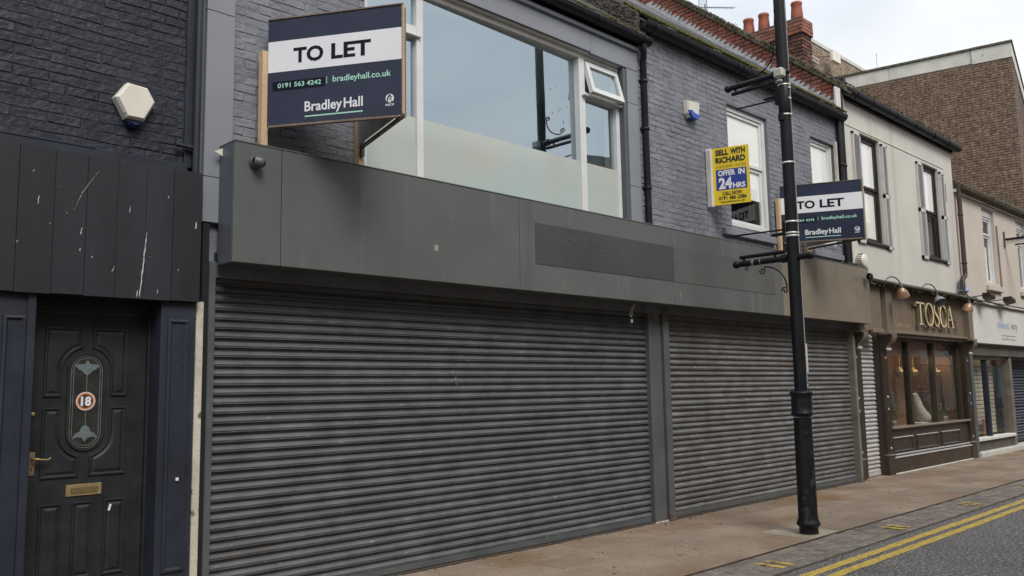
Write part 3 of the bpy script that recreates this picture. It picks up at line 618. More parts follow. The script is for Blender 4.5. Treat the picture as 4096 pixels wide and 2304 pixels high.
for x, z, h in ((7.12, 5.42, .05), (7.28, 5.2, .045), (7.47, 5.0, .04), (7.5, 4.83, .08), (7.42, 4.98, .03), (7.3, 4.92, .03), (5.75, 4.3, .06)):
    mk.bar((x, 6.58, z), (x-.012, 6.58, z+h*.7), .008, .001, (0, 1, 0))
mk.build('glass_smear', mat('smear', (.2, .21, .2), .6), win)

# ================================================================== GREY BRICK BUILDING
gb = thing('grey_brick_building', 'grey painted brick building between the clad shop and the cream building', 'building', (11.6, 6.5, 0))
hA, hB = (10.88, 12.05, 3.985, 5.82), (13.5, 14.385, 4.02, 5.865)
wall_holes(MB(), 8.72, 14.72, 2.6, 6.4, 6.47, 6.85, [hA, hB]).build('wall', 'grey_mortar', gb)
rows = [(i, 3.62+i*.0752, spans_minus(8.73, 14.66, 3.62+i*.0752, [(hA[0], hA[1], hA[2], hA[3]+.02), (10.62, 12.12, 3.81, 3.92), (hB[0], hB[1], hB[2], hB[3]), (13.33, 14.42, 3.78, 3.88)])) for i in range(37)]
brick_wall(gb, 'grey_brick', rows, lambda u, z: (u, 6.465+.002*math.sin(u*3.1)*math.sin(z*4), z), pitch=.232, L=.227, H=.067, rough=.0055, jit=.002, fill=.6, order=lambda t: t[0], D=.018)
def sash(parent, h, y, fw_=.065, mid=None, name='window', m='upvc', blind=None, film=None):
    x0, x1, z0, z1 = h
    mb = MB(); mb.box(x0, x1, y, y+.08, z1-fw_, z1); mb.box(x0, x1, y, y+.08, z0, z0+fw_); mb.box(x0, x0+fw_, y, y+.08, z0+fw_, z1-fw_); mb.box(x1-fw_, x1, y, y+.08, z0+fw_, z1-fw_)
    o = mb.build(name, m, parent)
    a, b, c, d = x0+fw_, x1-fw_, z0+fw_, z1-fw_
    for (c0, d0, yy) in ([(c, mid-.0, y+.045), (mid, d, y+.02)] if mid else [(c, d, y+.03)]):
        mb = MB(); f2 = .05; mb.box(a, b, yy, yy+.04, d0-f2, d0); mb.box(a, b, yy, yy+.04, c0, c0+f2); mb.box(a, a+f2, yy, yy+.04, c0+f2, d0-f2); mb.box(b-f2, b, yy, yy+.04, c0+f2, d0-f2)
        mb.build('sash', m, o, .004); pane(o, a+f2-.005, b-f2+.005, c0+f2-.005, d0-f2+.005, yy+.02)
        if blind and blind < d0-f2: B(a+f2-.004, b-f2+.004, yy+.027, yy+.03, max(c0+f2-.004, blind), d0-f2+.004).build('blind', 'blind', o)
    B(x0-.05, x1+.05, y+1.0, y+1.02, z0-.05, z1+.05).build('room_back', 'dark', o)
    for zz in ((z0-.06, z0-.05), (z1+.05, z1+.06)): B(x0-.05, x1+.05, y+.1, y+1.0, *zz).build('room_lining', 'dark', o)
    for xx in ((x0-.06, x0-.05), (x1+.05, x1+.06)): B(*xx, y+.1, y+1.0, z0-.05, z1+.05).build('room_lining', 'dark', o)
    return o
sA = sash(gb, hA, 6.52, .075, 4.98, blind=4.49); sB = sash(gb, hB, 6.52, .075, 4.9, blind=4.1)
B(10.6, 12.06, 6.4, 6.52, 3.815, 3.915).build('sill', 'grey_brick', gb, .008); B(13.33, 14.4, 6.4, 6.52, 3.775, 3.872).build('sill', 'grey_brick', gb, .008)
gutter(gb, 8.73, 14.62, 6.37, 6.39, .095, joints=(8.95, 10.2, 11.0, 11.15, 12.4, 13.5)); B(8.72, 14.7, 6.455, 6.478, 6.335, 6.5).build('fascia_board', 'gutter', gb)
rg = roof(gb, 8.74, 14.66, 6.30, 6.435, .83, 4.6, rows_=12)
moss(rg, 8.74, 14.6, 6.29, 6.435, .83, .4, 5200, .026)
# dark stone gable that shows above the lower roof of the clad shop
gs = MB().prismx([(6.41, 6.2), (10.4, 9.45), (10.4, 9.87), (6.41, 6.53)], 8.66, 8.78).build('stone_gable', 'stone', gb, .01)
mb = MB()
for i in range(260):
    y = 6.42+R.random()**1.5*1.8; z = 6.2+(y-6.42)*.815+R.random()*.33; r = R.uniform(.015, .05)
    mb.ball((8.655, y, z), r, 6, 4, (.25, 1, .6))
mb.build('stone_lump_mass', 'stone', gs, kind='stuff')
mb = MB()
for i in range(150):
    y = 6.42+R.random()*1.4; mb.ball((8.65, y, 6.2+(y-6.42)*.815+.02+R.random()*.06), R.uniform(.01, .026), 5, 3)
mb.build('moss', 'moss', gs, kind='stuff')
for x, top, bot in ((14.50, 6.36, 3.72), (14.62, 6.95, 3.72)):
    p = MB().tube([(x, 6.40, bot), (x, 6.40, top)], .042, 10).build('downpipe', 'gutter', gb)
    for z in (5.5, 4.4): MB().lathe([(.043, -.02), (.052, -.02), (.052, .02), (.043, .02)], (x, 6.40, z), 10).build('pipe_bracket', 'gutter', p)
B(14.36, 14.40, 6.41, 6.46, 4.9, 5.9).build('flaking_strip', 'render_edge', gb); B(14.38, 14.56, 6.36, 6.4, 6.5, 6.9).build('white_plank', 'whitewood', gb, .004)
B(14.30, 14.7, 6.30, 6.5, 3.66, 3.745).build('drain_hopper', 'gutter', gb, .01)

t = thing('alarm_box', 'small white alarm box with bright blue lower lens on the grey brick', 'alarm', (9.88, 6.46, 5.47))
pl = [(9.735, 5.585), (9.745, 5.40), (9.80, 5.345), (9.93, 5.335), (10.0, 5.38), (10.03, 5.59), (9.99, 5.605)]
shell(pl, 6.46, .085, .014).build('case', 'white_plastic', t, .002)
shell([(9.743, 5.44), (9.755, 5.395), (9.81, 5.342), (9.93, 5.33), (9.99, 5.372), (10.018, 5.43), (9.93, 5.415), (9.86, 5.425), (9.80, 5.455)], 6.455, .098, .006).build('lens', 'bright_blue', t)

# ================================================================== SHOPFRONT (fascia, shutters, post)
sf = thing('shuttered_shopfront', 'long dark grey shopfront with plain fascia and two closed roller shutters', 'shopfront', (8.9, 6.4, 0))
FX = [3.063, 3.478, 6.228, 8.972, 11.765, 14.86]
for i, (a, b) in enumerate(zip(FX, FX[1:])):
    B(a+(.003 if i else 0), b-(.003 if i < 4 else 0), 6.2, 6.225, 2.69, 3.655).build('fascia_panel', 'fascia_end' if i == 4 else 'fascia', sf, .003, label='brownish streaked end panel of the fascia' if i == 4 else None)  # end panel has its own browner, streaked colour
B(3.063, 3.088, 6.226, 6.46, 2.69, 3.655).build('fascia_return', mat('bluish_fascia_end', (.085, .1, .115), .4, .08, 2), sf, .002)
B(14.84, 14.86, 6.226, 6.46, 2.69, 3.655).build('fascia_return', 'fascia_end', sf, .002)
B(3.06, 14.865, 6.195, 6.47, 3.655, 3.668).build('fascia_capping', 'fascia', sf, .003)
B(3.088, 14.84, 6.226, 6.5, 2.697, 2.72).build('soffit', 'steel', sf); B(3.088, 14.84, 6.226, 6.235, 2.72, 3.65).build('fascia_backing', 'dark', sf)
for a, b, m in ((6.462, 8.968, 'patch'), (8.976, 11.535, 'patch2')):
    z = lambda x: 3.425-.0*(x-6.46)
    MB().prism([(a, 2.983), (b, 2.983), (b, z(b)), (a, z(a))], 6.1955, 6.2).build('faded_sign_patch', m, sf)
mb = MB()
for a, z in ((6.55, 3.23), (6.55, 3.06), (6.74, 3.22), (6.74, 3.09), (6.95, 3.26), (6.92, 3.24), (7.02, 3.3), (7.1, 3.28), (7.02, 3.05), (6.94, 3.07), (7.3, 3.24), (7.4, 3.3), (7.3, 3.1), (7.45, 3.12), (7.62, 3.31), (7.62, 3.27), (7.62, 3.23), (7.62, 3.17), (7.62, 3.1), (7.85, 3.29), (8.02, 3.31), (8.2, 3.34), (8.03, 3.14), (8.2, 3.12), (8.38, 3.33), (8.37, 3.3), (8.38, 3.11), (8.55, 3.34), (8.66, 3.35), (8.7, 3.35), (8.56, 3.12), (8.66, 3.13), (8.85, 3.36), (8.85, 3.13), (9.0, 3.14), (9.3, 3.3), (9.42, 3.32), (9.42, 3.1), (9.62, 3.33), (9.74, 3.35), (9.75, 3.12), (9.9, 3.34), (10.05, 3.33), (10.2, 3.12), (10.28, 3.34), (10.35, 3.12), (10.5, 3.12), (10.62, 3.3), (10.78, 3.33), (10.9, 3.14), (10.6, 3.14), (11.0, 3.32), (11.2, 3.28), (11.4, 3.34), (11.1, 3.12), (11.3, 3.2)):
    MB().lathe([(.001, .007), (.008, .006), (.012, 0)], (a, 6.196, z), 8, (0, -1, 0)).build('old_fixing', 'patch' if a < 8.97 else 'patch2', sf)
mk = MB()
for x, z, h, w_ in ((5.1, 2.98, .06, .05), (6.9, 2.745, .06, .006), (7.1, 2.8, .02, .004), (9.1, 2.78, .09, .012), (9.75, 2.8, .03, .008), (13.0, 3.0, .05, .006), (5.3, 3.3, .05, .004), (11.7, 2.72, .1, .006)):
    mk.bar((x, 6.1985, z), (x+.008, 6.1985, z+h), w_, .001, (0, 1, 0))
mk.build('fascia_scuff', mat('pale_scuff', (.24, .24, .22), .6, .3, 30), sf)
PR = [(.004, 0), (-.018, .001), (-.021, .004), (-.021, .0095), (-.015, .0115), (-.0145, .014), (-.02, .0162), (-.0205, .022), (-.016, .031), (-.006, .043), (.005, .052), (.007, .060), (.004, .068), (-.005, .073), (.004, .0755)]
PITCH = .0755
def shutter(parent, name, x0, x1, y, z0, z1, m, bar='steel', pitch=PITCH, label=None):
    o = B(x0, x1, y+.012, y+.016, z0, z1).build(name, 'dark', parent, label=label)
    me = MB().extx([(y+a, z*pitch/PITCH) for a, z in PR], x0+.004, x1-.004).mesh('slat', m)
    z = z0+.075; 
    while z < z1-pitch*.5:
        q_ = inst('slat', me, o, (R.uniform(-.004, .004), R.uniform(-.0018, .0018), z)); q_.rotation_euler = (0, R.uniform(-.0004, .0004), 0); z += pitch
    B(x0+.004, x1-.004, y-.02, y+.012, z0+.012, z0+.074).build('bottom_bar', bar, o, .006)
    return o
shutter(sf, 'roller_shutter', 3.05, 8.80, 6.56, 0, 2.76, 'slat'); shutter(sf, 'roller_shutter', 9.16, 14.62, 6.56, 0, 2.76, 'slat_rust', label='rust stained right-hand shutter')
mk = MB()
for pts, w_ in (([(5.62, 1.75), (5.625, 1.81)], .008), ([(5.64, 1.72), (5.63, 1.75)], .006), ([(4.3, .62), (4.31, .63)], .008), ([(4.05, .56), (4.06, .57)], .006), ([(7.2, 1.2), (7.24, 1.21)], .006), ([(3.6, 2.32), (3.75, 2.325)], .008), ([(4.0, 2.22), (4.2, 2.225)], .008), ([(3.4, 2.17), (3.5, 2.172)], .007), ([(5.2, 2.2), (5.5, 2.21)], .008), ([(6.4, 2.1), (6.6, 2.1)], .007), ([(7.5, 2.24), (7.8, 2.25)], .007), ([(10.4, 2.0), (10.7, 2.0)], .007)): drip(mk, pts, 6.538, w_)
mk.build('shutter_scuff', mat('pale_shutter_scuff', (.2, .2, .2), .6, .4, 40), sf, kind='stuff')
mk = MB(); drip(mk, [(4.72, .56), (4.75, .565)], 6.538, .014); mk.build('rust_spot', mat('orange_spot', (.3, .1, .04), .7), sf)
B(2.998, 3.052, 6.45, 6.60, 0, 2.72).build('guide_rail', 'steel', sf, .004); B(8.765, 8.8, 6.575, 6.60, 0, 2.72).build('guide_rail', 'steel', sf)
pp = B(8.795, 9.045, 6.485, 6.66, .015, 2.70).build('centre_post', 'steel', sf, .004)
B(8.90, 9.0, 6.482, 6.4845, 2.50, 2.62).build('torn_flashing', mat('torn_beige', (.17, .14, .1), .7, .3, 20), pp)
B(8.80, 9.08, 6.48, 6.66, -.004, .014).build('post_plinth', 'concrete', sf)
B(9.062, 9.182, 6.452, 6.60, .07, 2.66).build('guide_rail', 'steel', sf, .004); B(9.05, 9.062, 6.50, 6.6, 0, 2.7).build('guide_gap', 'dark', sf)
MB().box(9.065, 9.18, 6.44, 6.5, 0, .09).build('rail_foot', mat('rusty_foot', (.11, .075, .055), .7, .3, 20), sf, .006)
B(14.60, 14.69, 6.44, 6.60, .0, 2.69).build('guide_rail', mat('brownish_rail', (.15, .14, .125), .5, .2, 4), sf, .004)
MB().box(14.645, 14.69, 6.43, 6.45, 0, .1).build('rail_foot', mat('rusty_foot_dark', (.1, .06, .04), .7, .3, 20), sf, .005)
B(2.95, 14.9, 6.62, 6.9, 0, 3.3).build('shop_wall', 'dark', sf)
B(3.06, 14.62, 6.50, 6.60, 2.735, 2.80).build('shutter_box', 'dark', sf)
B(3.05, 14.7, 6.50, 6.62, -.005, .008).build('threshold', 'joint', sf)
mb = MB(); n_ = 160
for k in range(n_):
    xa = 3.05+k*11.6/n_; xb = xa+11.6/n_; ya = 6.50-.03*R.random()**2-.012; mb.add([(xa, ya, .0045), (xb, 6.50-.03*R.random()**2-.01, .0045), (xb, 6.53, .0045), (xa, 6.53, .0045)], [(0, 1, 2, 3)])
mb.build('grime_line', mat('grime', (.04, .034, .028), .9, .3, 20), sf, kind='stuff')

t = thing('dome_camera', 'small round grey dome camera on the left end of the fascia', 'camera', (3.235, 6.2, 3.505))
MB().lathe([(.052, 0), (.052, .022), (.046, .03), (.044, .045)], (3.235, 6.2, 3.505), 20, (0, -1, 0)).build('mount', 'steel', t)
MB().lathe([(.044, -.04), (.046, -.01), (.043, .012), (.030, .034), (.026, .036)], (3.25, 6.135, 3.497), 20, (.75, -.55, -.28)).build('camera_head', 'steel', t)
MB().lathe([(.001, .03), (.024, .031), (.026, .036)], (3.25, 6.135, 3.497), 16, (.75, -.55, -.28)).build('camera_lens', 'dark', t)
t = thing('hanging_cable', 'loose white cable end hanging under the fascia beside the shutter post', 'cable', (8.33, 6.42, 2.67))
mb = MB(); mb.tube([(8.46, 6.42, 2.70), (8.43, 6.42, 2.68), (8.36, 6.41, 2.62), (8.325, 6.41, 2.575), (8.325, 6.41, 2.545), (8.345, 6.41, 2.515)], .0065, 6); mb.tube([(8.46, 6.425, 2.70), (8.41, 6.42, 2.64), (8.375, 6.41, 2.58), (8.35, 6.41, 2.515)], .0055, 6); mb.build('wire', 'white_plastic', t)
MB().box(8.335, 8.36, 6.395, 6.42, 2.45, 2.495).build('connector', 'white_plastic', t, .004); MB().box(8.332, 8.362, 6.395, 6.42, 2.496, 2.516).build('sleeve', 'black_print', t)
t = thing('paper_scrap', 'scrap of white paper caught behind the left end of the fascia', 'scrap', (3.07, 6.45, 3.55))
MB().add([(2.99, 6.40, 3.60), (3.06, 6.40, 3.57), (3.06, 6.40, 3.635), (2.99, 6.403, 3.60), (3.06, 6.403, 3.57), (3.06, 6.403, 3.635)], [(0, 1, 2), (5, 4, 3), (0, 3, 4, 1), (1, 4, 5, 2), (2, 5, 3, 0)]).build('paper', 'white_plastic', t)

# ================================================================== SIGN BOARDS
def face_board(parent, left, right, z1, z0, outer, name):
    a = Vector((*left, 0)); b = Vector((*right, 0)); d = (b-a).normalized(); n = Vector((d.y, -d.x, 0)) * outer; w = (b-a).length
    mb = MB(); A, Bq = a, b; th = n*-.012
    mb.hexa([A+Vector((0, 0, z0)), Bq+Vector((0, 0, z0)), Bq+Vector((0, 0, z1)), A+Vector((0, 0, z1))], [A+th+Vector((0, 0, z0)), Bq+th+Vector((0, 0, z0)), Bq+th+Vector((0, 0, z1)), A+th+Vector((0, 0, z1))])
    o = mb.build(name, 'navy_sign', parent); o.data.materials.append(M['oldwood'])
    return o, Frame(a+Vector((0, 0, z1)), d, (0, 0, -1), n), w, z1-z0
def agency_sign(label, L, Rr, Wb, z1, z0):
    t = thing('to_let_sign', label, 'sign', (*L, z0), 'navy and white letting boards')
    o, F, w, h = face_board(t, L, Rr, z1, z0, 1, 'sign_board')
    e = .002
    P = lambda n, mb, m: mb.build(n, m, o)
    mb = MB(); F.rect(mb, .004, w-.012, .207*h, .499*h, e); P('white_band', mb, 'white_print')
    for bd, a0, a1 in (('TO', .196, .42), ('LET', .478, .768)): P('lettering', F.text(MB(), bd, a0*w, a1*w, .285*h, .43*h, 2*e, .032), 'dark_sign')
    mb = MB(); F.rect(mb, .038*w, .432*w, .588*h, .675*h, e); P('phone_label', mb, 'dark_sign')
    P('phone_lettering', F.text(MB(), '0191 563 4242', .08*w, .405*w, .607*h, .652*h, 2*e, .018), 'mint'); P('divider', F.rect(MB(), .444*w, .449*w, .588*h, .652*h, 2*e), 'mint'); P('web_lettering', F.text(MB(), 'bradleyhall.co.uk', .49*w, .913*w, .588*h, .645*h, 2*e, .016, 'bdl'), 'mint')
    P('name_lettering', F.text(MB(), 'Bradley', .283*w, .56*w, .80*h, .892*h, e, .02, 'B'), 'white_print'); P('name_lettering', F.text(MB(), 'Hall', .572*w, .71*w, .80*h, .892*h, e, .02, 'H'), 'white_print')
    mb = MB(); F.rect(mb, .285*w, .71*w, .932*h, .944*h, e); P('underline', mb, 'mint')
    mb = MB(); cx_, cy_, r = .903*w, .847*h, .036
    F.poly(mb, [(cx_+r*math.cos(k*.2618), cy_+r*1.02*math.sin(k*.2618)) for k in range(24)], e); P('emblem', mb, 'white_print'); P('emblem_lettering', F.text(MB(), 'RICS', cx_-.036, cx_+.036, .896*h, .915*h, e, .03), 'white_print')
    mb = MB()
    def blob(pts): F.poly(mb, [(cx_+a*r, cy_+b*r) for a, b in pts], 2*e)
    blob([(-.3, -.75), (-.1, -.95), (.05, -.8), (.3, -.92), (.25, -.5), (.15, -.2), (-.05, -.45), (-.3, 0), (-.45, .4), (-.3, .8), (-.25, 1.0), (-.55, .75), (-.75, .3), (-.6, -.2)])
    blob([(.2, -.35), (.45, -.45), (.7, -.3), (.45, -.25), (.3, 0), (.5, .15), (.65, .1), (.5, .3), (.25, .15), (.15, -.1)])
    blob([(-.2, .15), (-.05, .0), (.1, .3), (.45, .65), (.5, .95), (.3, .9), (.25, .6)])
    P('emblem_detail', mb, 'navy_sign')
    for a, b in ((.01, .03), (.27, .02), (.55, .025), (.69, .015), (.975, .03), (.01, .97), (.285, .965), (.37, .975), (.69, .965), (.985, .96), (.98, .9)):
        P('screw', MB().lathe([(.001, .003), (.006, .002), (.007, 0)], F.p(a*w, b*h, .001), 8, F.n), 'steel')
    # the second board of the V, seen from behind and below, its edges in timber
    b2, F2, w2, h2 = face_board(t, Wb, Rr, z1, z0+.02, -1, 'rear_board'); b2.data.materials.clear(); b2.data.materials.append(mat('grey_rear_board', (.32, .31, .31), .6, .15, 6))
    r3 = Vector((*Rr, 0)); l3 = Vector((*L, 0)); w3 = Vector((*Wb, 0)); up = lambda z: Vector((0, 0, z))
    dv = (l3-r3).normalized()*.02; dw = (w3-r3).normalized()
    e1 = r3+dw*.03+Vector((.006, -.005, 0))
    MB().bar(e1+up(z0-.02), e1+up(z1-.015), .03, .045, (1, 0, 0)).build('edge_batten', 'oldwood', t, .003)
    MB().bar(r3+up(z0), r3+up(z1+.004), .012, .016, (1, 0, 0)).build('pale_edge', 'stainwood', t)
    MB().bar(r3+dv+Vector((0, .03, 0))+up(z0-.012), l3+Vector((0, -.03, 0))+up(z0-.012), .03, .02).build('bottom_batten', 'oldwood', t, .003)
    MB().bar(r3+dw*.02+up(z0-.016), w3+dw*-.02+up(z0-.016), .03, .03).build('rear_batten', 'oldwood', t, .003)
    MB().bar(l3+dv*0+up(z1+.006), r3+up(z1+.006), .02, .01).build('top_edge', 'oldwood', t)
    return t
s1 = agency_sign('dark navy letting board wedged in a V over the left end of the fascia', (3.435, 6.385), (4.085, 5.36), (4.36, 6.38), 4.815, 3.888)
B(3.388, 3.447, 6.385, 6.455, 3.64, 4.547).build('wall_post', 'stainwood', s1, .004); B(4.352, 4.41, 6.385, 6.455, 3.64, 4.80).build('wall_post', 'stainwood', s1, .004)
B(4.365, 4.395, 6.345, 6.384, 3.8, 4.0).build('metal_plate', 'steel', s1, .002); B(4.362, 4.40, 6.34, 6.385, 4.0, 4.8).build('inner_post', 'oldwood', s1, .003)
s2 = agency_sign('navy letting board half hidden behind the lamp post, right of the yellow sign', (12.19, 6.385), (12.71, 5.30), (13.0, 6.38), 4.735, 3.853)
B(12.13, 12.19, 6.38, 6.44, 3.5, 4.55).build('wall_post', 'stainwood', s2, .004); B(12.99, 13.05, 6.38, 6.44, 3.5, 4.6).build('wall_post', 'stainwood', s2, .004)

t = thing('for_sale_sign', 'yellow and blue flag sign fixed to the grey brick beside a white window', 'sign', (10.28, 6.4, 4.17))
L, Rr = (10.285, 6.40), (10.443, 5.90); o, F, w, h = face_board(t, L, Rr, 4.985, 4.172, 1, 'sign_board'); o.data.materials.clear(); o.data.materials.append(M['yellow'])
e = .002
def TX(n, m, *lines):
    for body, a0, a1, b0, b1, bd, cap in lines: F.text(MB(), body, a0*w, a1*w, b0*h, b1*h, 2*e, bd, cap).build(n, m, o)
mb = MB(); F.rect(mb, .115*w, .925*w, .383*h, .745*h, e); mb.build('blue_panel', 'blue', o)
TX('headline_lettering', 'black_print', ('SELL', .12, .475, .032, .135, .04, None), ('WITH', .525, .91, .032, .135, .04, None), ('RICHARD', .12, .91, .163, .27, .04, None))
TX('tick_lettering', 'thin_print', ('LOCAL BUYER', .18, .575, .31, .352, .0, None), ('NO FEES', .66, .925, .31, .352, .0, None))
for a in (.12, .6): F.poly(mb := MB(), [(a*w, .335*h), ((a+.012)*w, .33*h), ((a+.02)*w, .343*h), ((a+.05)*w, .305*h), ((a+.055)*w, .308*h), ((a+.022)*w, .355*h)], 2*e).build('tick', 'thin_print', o)
TX('offer_lettering', 'white_print', ('OFFER', .175, .63, .40, .50, .04, None), ('IN', .71, .88, .40, .50, .04, None), ('24', .18, .535, .527, .729, .045, None), ('HRS', .555, .88, .635, .729, .04, None))
TX('call_lettering', 'black_print', ('CALL NOW:', .27, .79, .772, .84, .025, 'CAL'), ('0191 486 2386', .17, .90, .852, .918, .025, None), ('SellwithRichard.co.uk', .22, .85, .937, .967, .02, 'Slk'))
MB().prism([(10.232, 4.155), (10.29, 4.15), (10.29, 4.95), (10.275, 4.985), (10.248, 4.99), (10.232, 4.96)], 6.38, 6.455).build('white_post', 'whitewood', t, .003)

# ================================================================== LAMP POST
PX, PY = 9.25, 4.72
lp = thing('lamp_post', 'black iron lamp post with bracket arms and steel bands at the kerb', 'lamp post', (PX, PY, 0))
MB().lathe([(.11, 0), (.105, .02), (.103, .09), (.118, .105), (.129, .115), (.131, .128), (.122, .145), (.108, .19), (.106, .24), (.104, .6), (.099, 1.3)], (PX, PY, -.01), 28).build('base', mat('worn_base_paint', (.0095, .0105, .013), .45, .25, 4, .15, 70, .002, 40, stain=[((.055, .06, .065), 7, .56, .68, .7), ((.04, .045, .05), 16, .6, .7, .6)], spec=.25), lp)
MB().lathe([(.099, 1.3), (.107, 1.315), (.12, 1.325), (.126, 1.337), (.122, 1.349), (.114, 1.36), (.116, 1.43), (.116, 1.48), (.112, 1.5), (.119, 1.54), (.127, 1.556), (.129, 1.57), (.122, 1.585), (.1, 1.592), (.07, 1.595)], (PX, PY, 0), 28).build('collar', 'black_iron', lp)
MB().lathe([(.070, 1.59), (.069, 3), (.066, 5), (.063, 8.2)], (PX, PY, 0), 28).build('shaft', 'black_iron', lp)
def armset(zs, scroll_up, y_ext):
    z = zs
    a = MB(); a.tube([(PX, PY-y_ext, z), (PX, 5.43, z)], .036, 12); a.ball((PX, 5.465, z), .048, 12, 8); a.ball((PX, PY-y_ext-.02, z), .045, 12, 8); a.tube([(PX, PY+.06, z), (PX, PY+.14, z)], .05, 12)
    a.build('bracket_arm', 'black_iron', lp)
    zb = z+(-.085 if scroll_up else .08); b = MB(); b.tube([(PX, PY+.1, zb), (PX, 5.41, zb)], .024, 10); b.build('lower_bar', 'black_iron', lp)
    for y in (5.36, 4.95): MB().box(PX-.012, PX+.012, y-.012, y+.012, min(z, zb), max(z, zb)).build('bar_clip', 'black_iron', lp)
    s = 1 if scroll_up else -1; sc_ = MB()
    pts = []
    for k in range(13):
        q = math.radians(90*k/12); pts.append((PX, PY+.38-.28*math.sin(q), z+s*(.34-.27*math.cos(q))))
    sc_.tube([(PX, p[1], p[2]) for p in pts], .009, 6)
    for (cy, cz, r0, sg) in ((PY+.40, z+s*.11, .045, 1), (PY+.125, z+s*.375, .045, -1)):
        sp = [(PX, cy+math.cos(math.radians(60*k))*r0*(1-.11*k), cz+sg*s*math.sin(math.radians(60*k))*r0*(1-.11*k)) for k in range(8)]; sc_.tube(sp, .009, 6)
    sc_.build('scroll', 'black_iron', lp)
    MB().lathe([(.02, -.006), (.026, 0), (.02, .006), (.014, 0), (.02, -.006)], (PX, 5.33, z-.06 if not scroll_up else z+.06), 10, (1, 0, 0)).build('ring', 'black_iron', lp)
armset(5.365, True, .02); armset(3.135, False, .19)
for z, y1, zz in ((5.06, 5.37, 5.10), (3.478, 5.60, 3.43)):
    MB().tube([(PX, PY+.07, z), (PX, y1, z+.02)], .011, 8).build('banner_rod', 'black_iron', lp)
    MB().tube([(PX, PY+.07, zz), (PX, PY+.24, zz), (PX, PY+.27, zz)], [.02, .02, .008], 8).build('rod_stub', 'black_iron', lp)
    MB().box(PX-.03, PX+.03, PY+.06, PY+.11, z-.07, z+.09).build('rod_bracket', 'black_iron', lp, .006)
    B(PX-.032, PX+.032, PY+.052, PY+.062, z-.06, z+.1).build('bracket_plate', 'band', lp)
for i, z in enumerate((5.205, 5.165, 5.035, 4.84, 4.26, 3.553, 3.42, 3.385)):
    r = .0675+(.0 if z > 4 else .0015)
    o = MB().lathe([(r, -.011), (r+.004, -.011), (r+.004, .011), (r, .011)], (PX, PY, z), 24).build('band', 'band', lp)
    MB().bar((PX-.03, PY-r-.006, z), (PX+.012, PY-r-.01, z), .016, .022).build('band_buckle', 'band', o, .002)
MB().lathe([(.067, 4.85), (.072, 4.86), (.072, 5.2), (.066, 5.21)], (PX, PY, 0), 24).build('sleeve', 'black_iron', lp)
MB().box(PX-.09, PX-.06, PY-.02, PY+.05, 4.76, 4.86).build('cable_clip', 'black_iron', lp, .01)
c0 = Vector((PX-.115, PY-.02, 5.345))
MB().box(PX-.165, PX-.065, PY-.075, PY+.045, 5.27, 5.385).build('sensor_box', 'beige_plastic', lp, .018)
MB().lathe([(.001, -.05), (.032, -.05), (.037, -.044), (.037, -.02), (.03, -.015), (.03, .0)], (PX-.115, PY-.01, 5.27), 16).build('sensor_eye', 'beige_plastic', lp)
MB().lathe([(.0375, -.026), (.039, -.026), (.039, -.016), (.0375, -.016)], (PX-.115, PY-.01, 5.27), 16).build('sensor_ring', 'blue_plastic', lp)
pl_ = MB(); pl_.hexa([(PX+.06, PY-.075, 1.80), (PX+.17, PY-.02, 1.80), (PX+.17, PY-.02, 2.13), (PX+.06, PY-.075, 2.13)], [(PX+.052, PY-.058, 1.80), (PX+.162, PY-.003, 1.80), (PX+.162, PY-.003, 2.13), (PX+.052, PY-.058, 2.13)]); pl_.build('post_plate', 'white_plastic', lp, .002)
MB().box(PX+.02, PX+.035, PY-.075, PY-.065, 1.64, 1.67).build('door_lock', 'band', lp)
MB().box(PX-.01, PX+.03, PY+.02, PY+.07, 4.04, 4.14).build('tag', 'oldwood', lp)
MB().tube([(PX+.02, PY-.066, 8.0), (PX+.02, PY-.07, 5.3), (PX+.02, PY-.071, 3.2), (PX+.02, PY-.073, 1.7)], .005, 6).build('pale_line', mat('pale_grey_line', (.3, .3, .29), .5), lp)  # thin pale line down the street side of the shaft
mk = MB()
for y, w_ in ((5.22, .03), (5.13, .012)): mk.lathe([(.0366, 0), (.0368, .001), (.0368, w_), (.0366, w_+.001)], (PX, y, 3.135), 14, (0, 1, 0))
mk.build('peeled_paint', mat('bare_metal', (.2, .2, .19), .6, .3, 30), lp)

# ================================================================== CREAM BUILDING with the TOSCA front
cb = thing('cream_building', 'cream rendered building with louvred white shutters and red brick gable end', 'building', (17.6, 6.5, 0))
h1, h2 = (15.56, 16.46, 4.28, 6.33), (18.62, 19.56, 4.275, 6.30)
wall_holes(MB(), 14.74, 20.46, 3.3, 6.9, 6.5, 6.9, [h1, h2]).build('wall', 'cream', cb)
gutter(cb, 14.74, 20.6, 6.38, 6.95, .1, joints=(15.2, 15.9, 16.6, 17.0, 18.0, 19.0, 19.9)); B(14.72, 20.5, 6.455, 6.5, 6.83, 7.0).build('fascia_board', 'gutter', cb)
B(14.72, 14.76, 6.40, 6.46, 3.7, 6.9).build('corner_edge', 'concrete', cb)
rc = roof(cb, 14.72, 20.5, 6.30, 7.0, .83, 4.6, rows_=3)
moss(rc, 14.8, 20.4, 6.29, 7.0, .83, .12, 400, .016)
B(15.0, 19.9, 6.488, 6.5, 6.36, 6.385).build('render_ledge', 'cream', cb, .004)
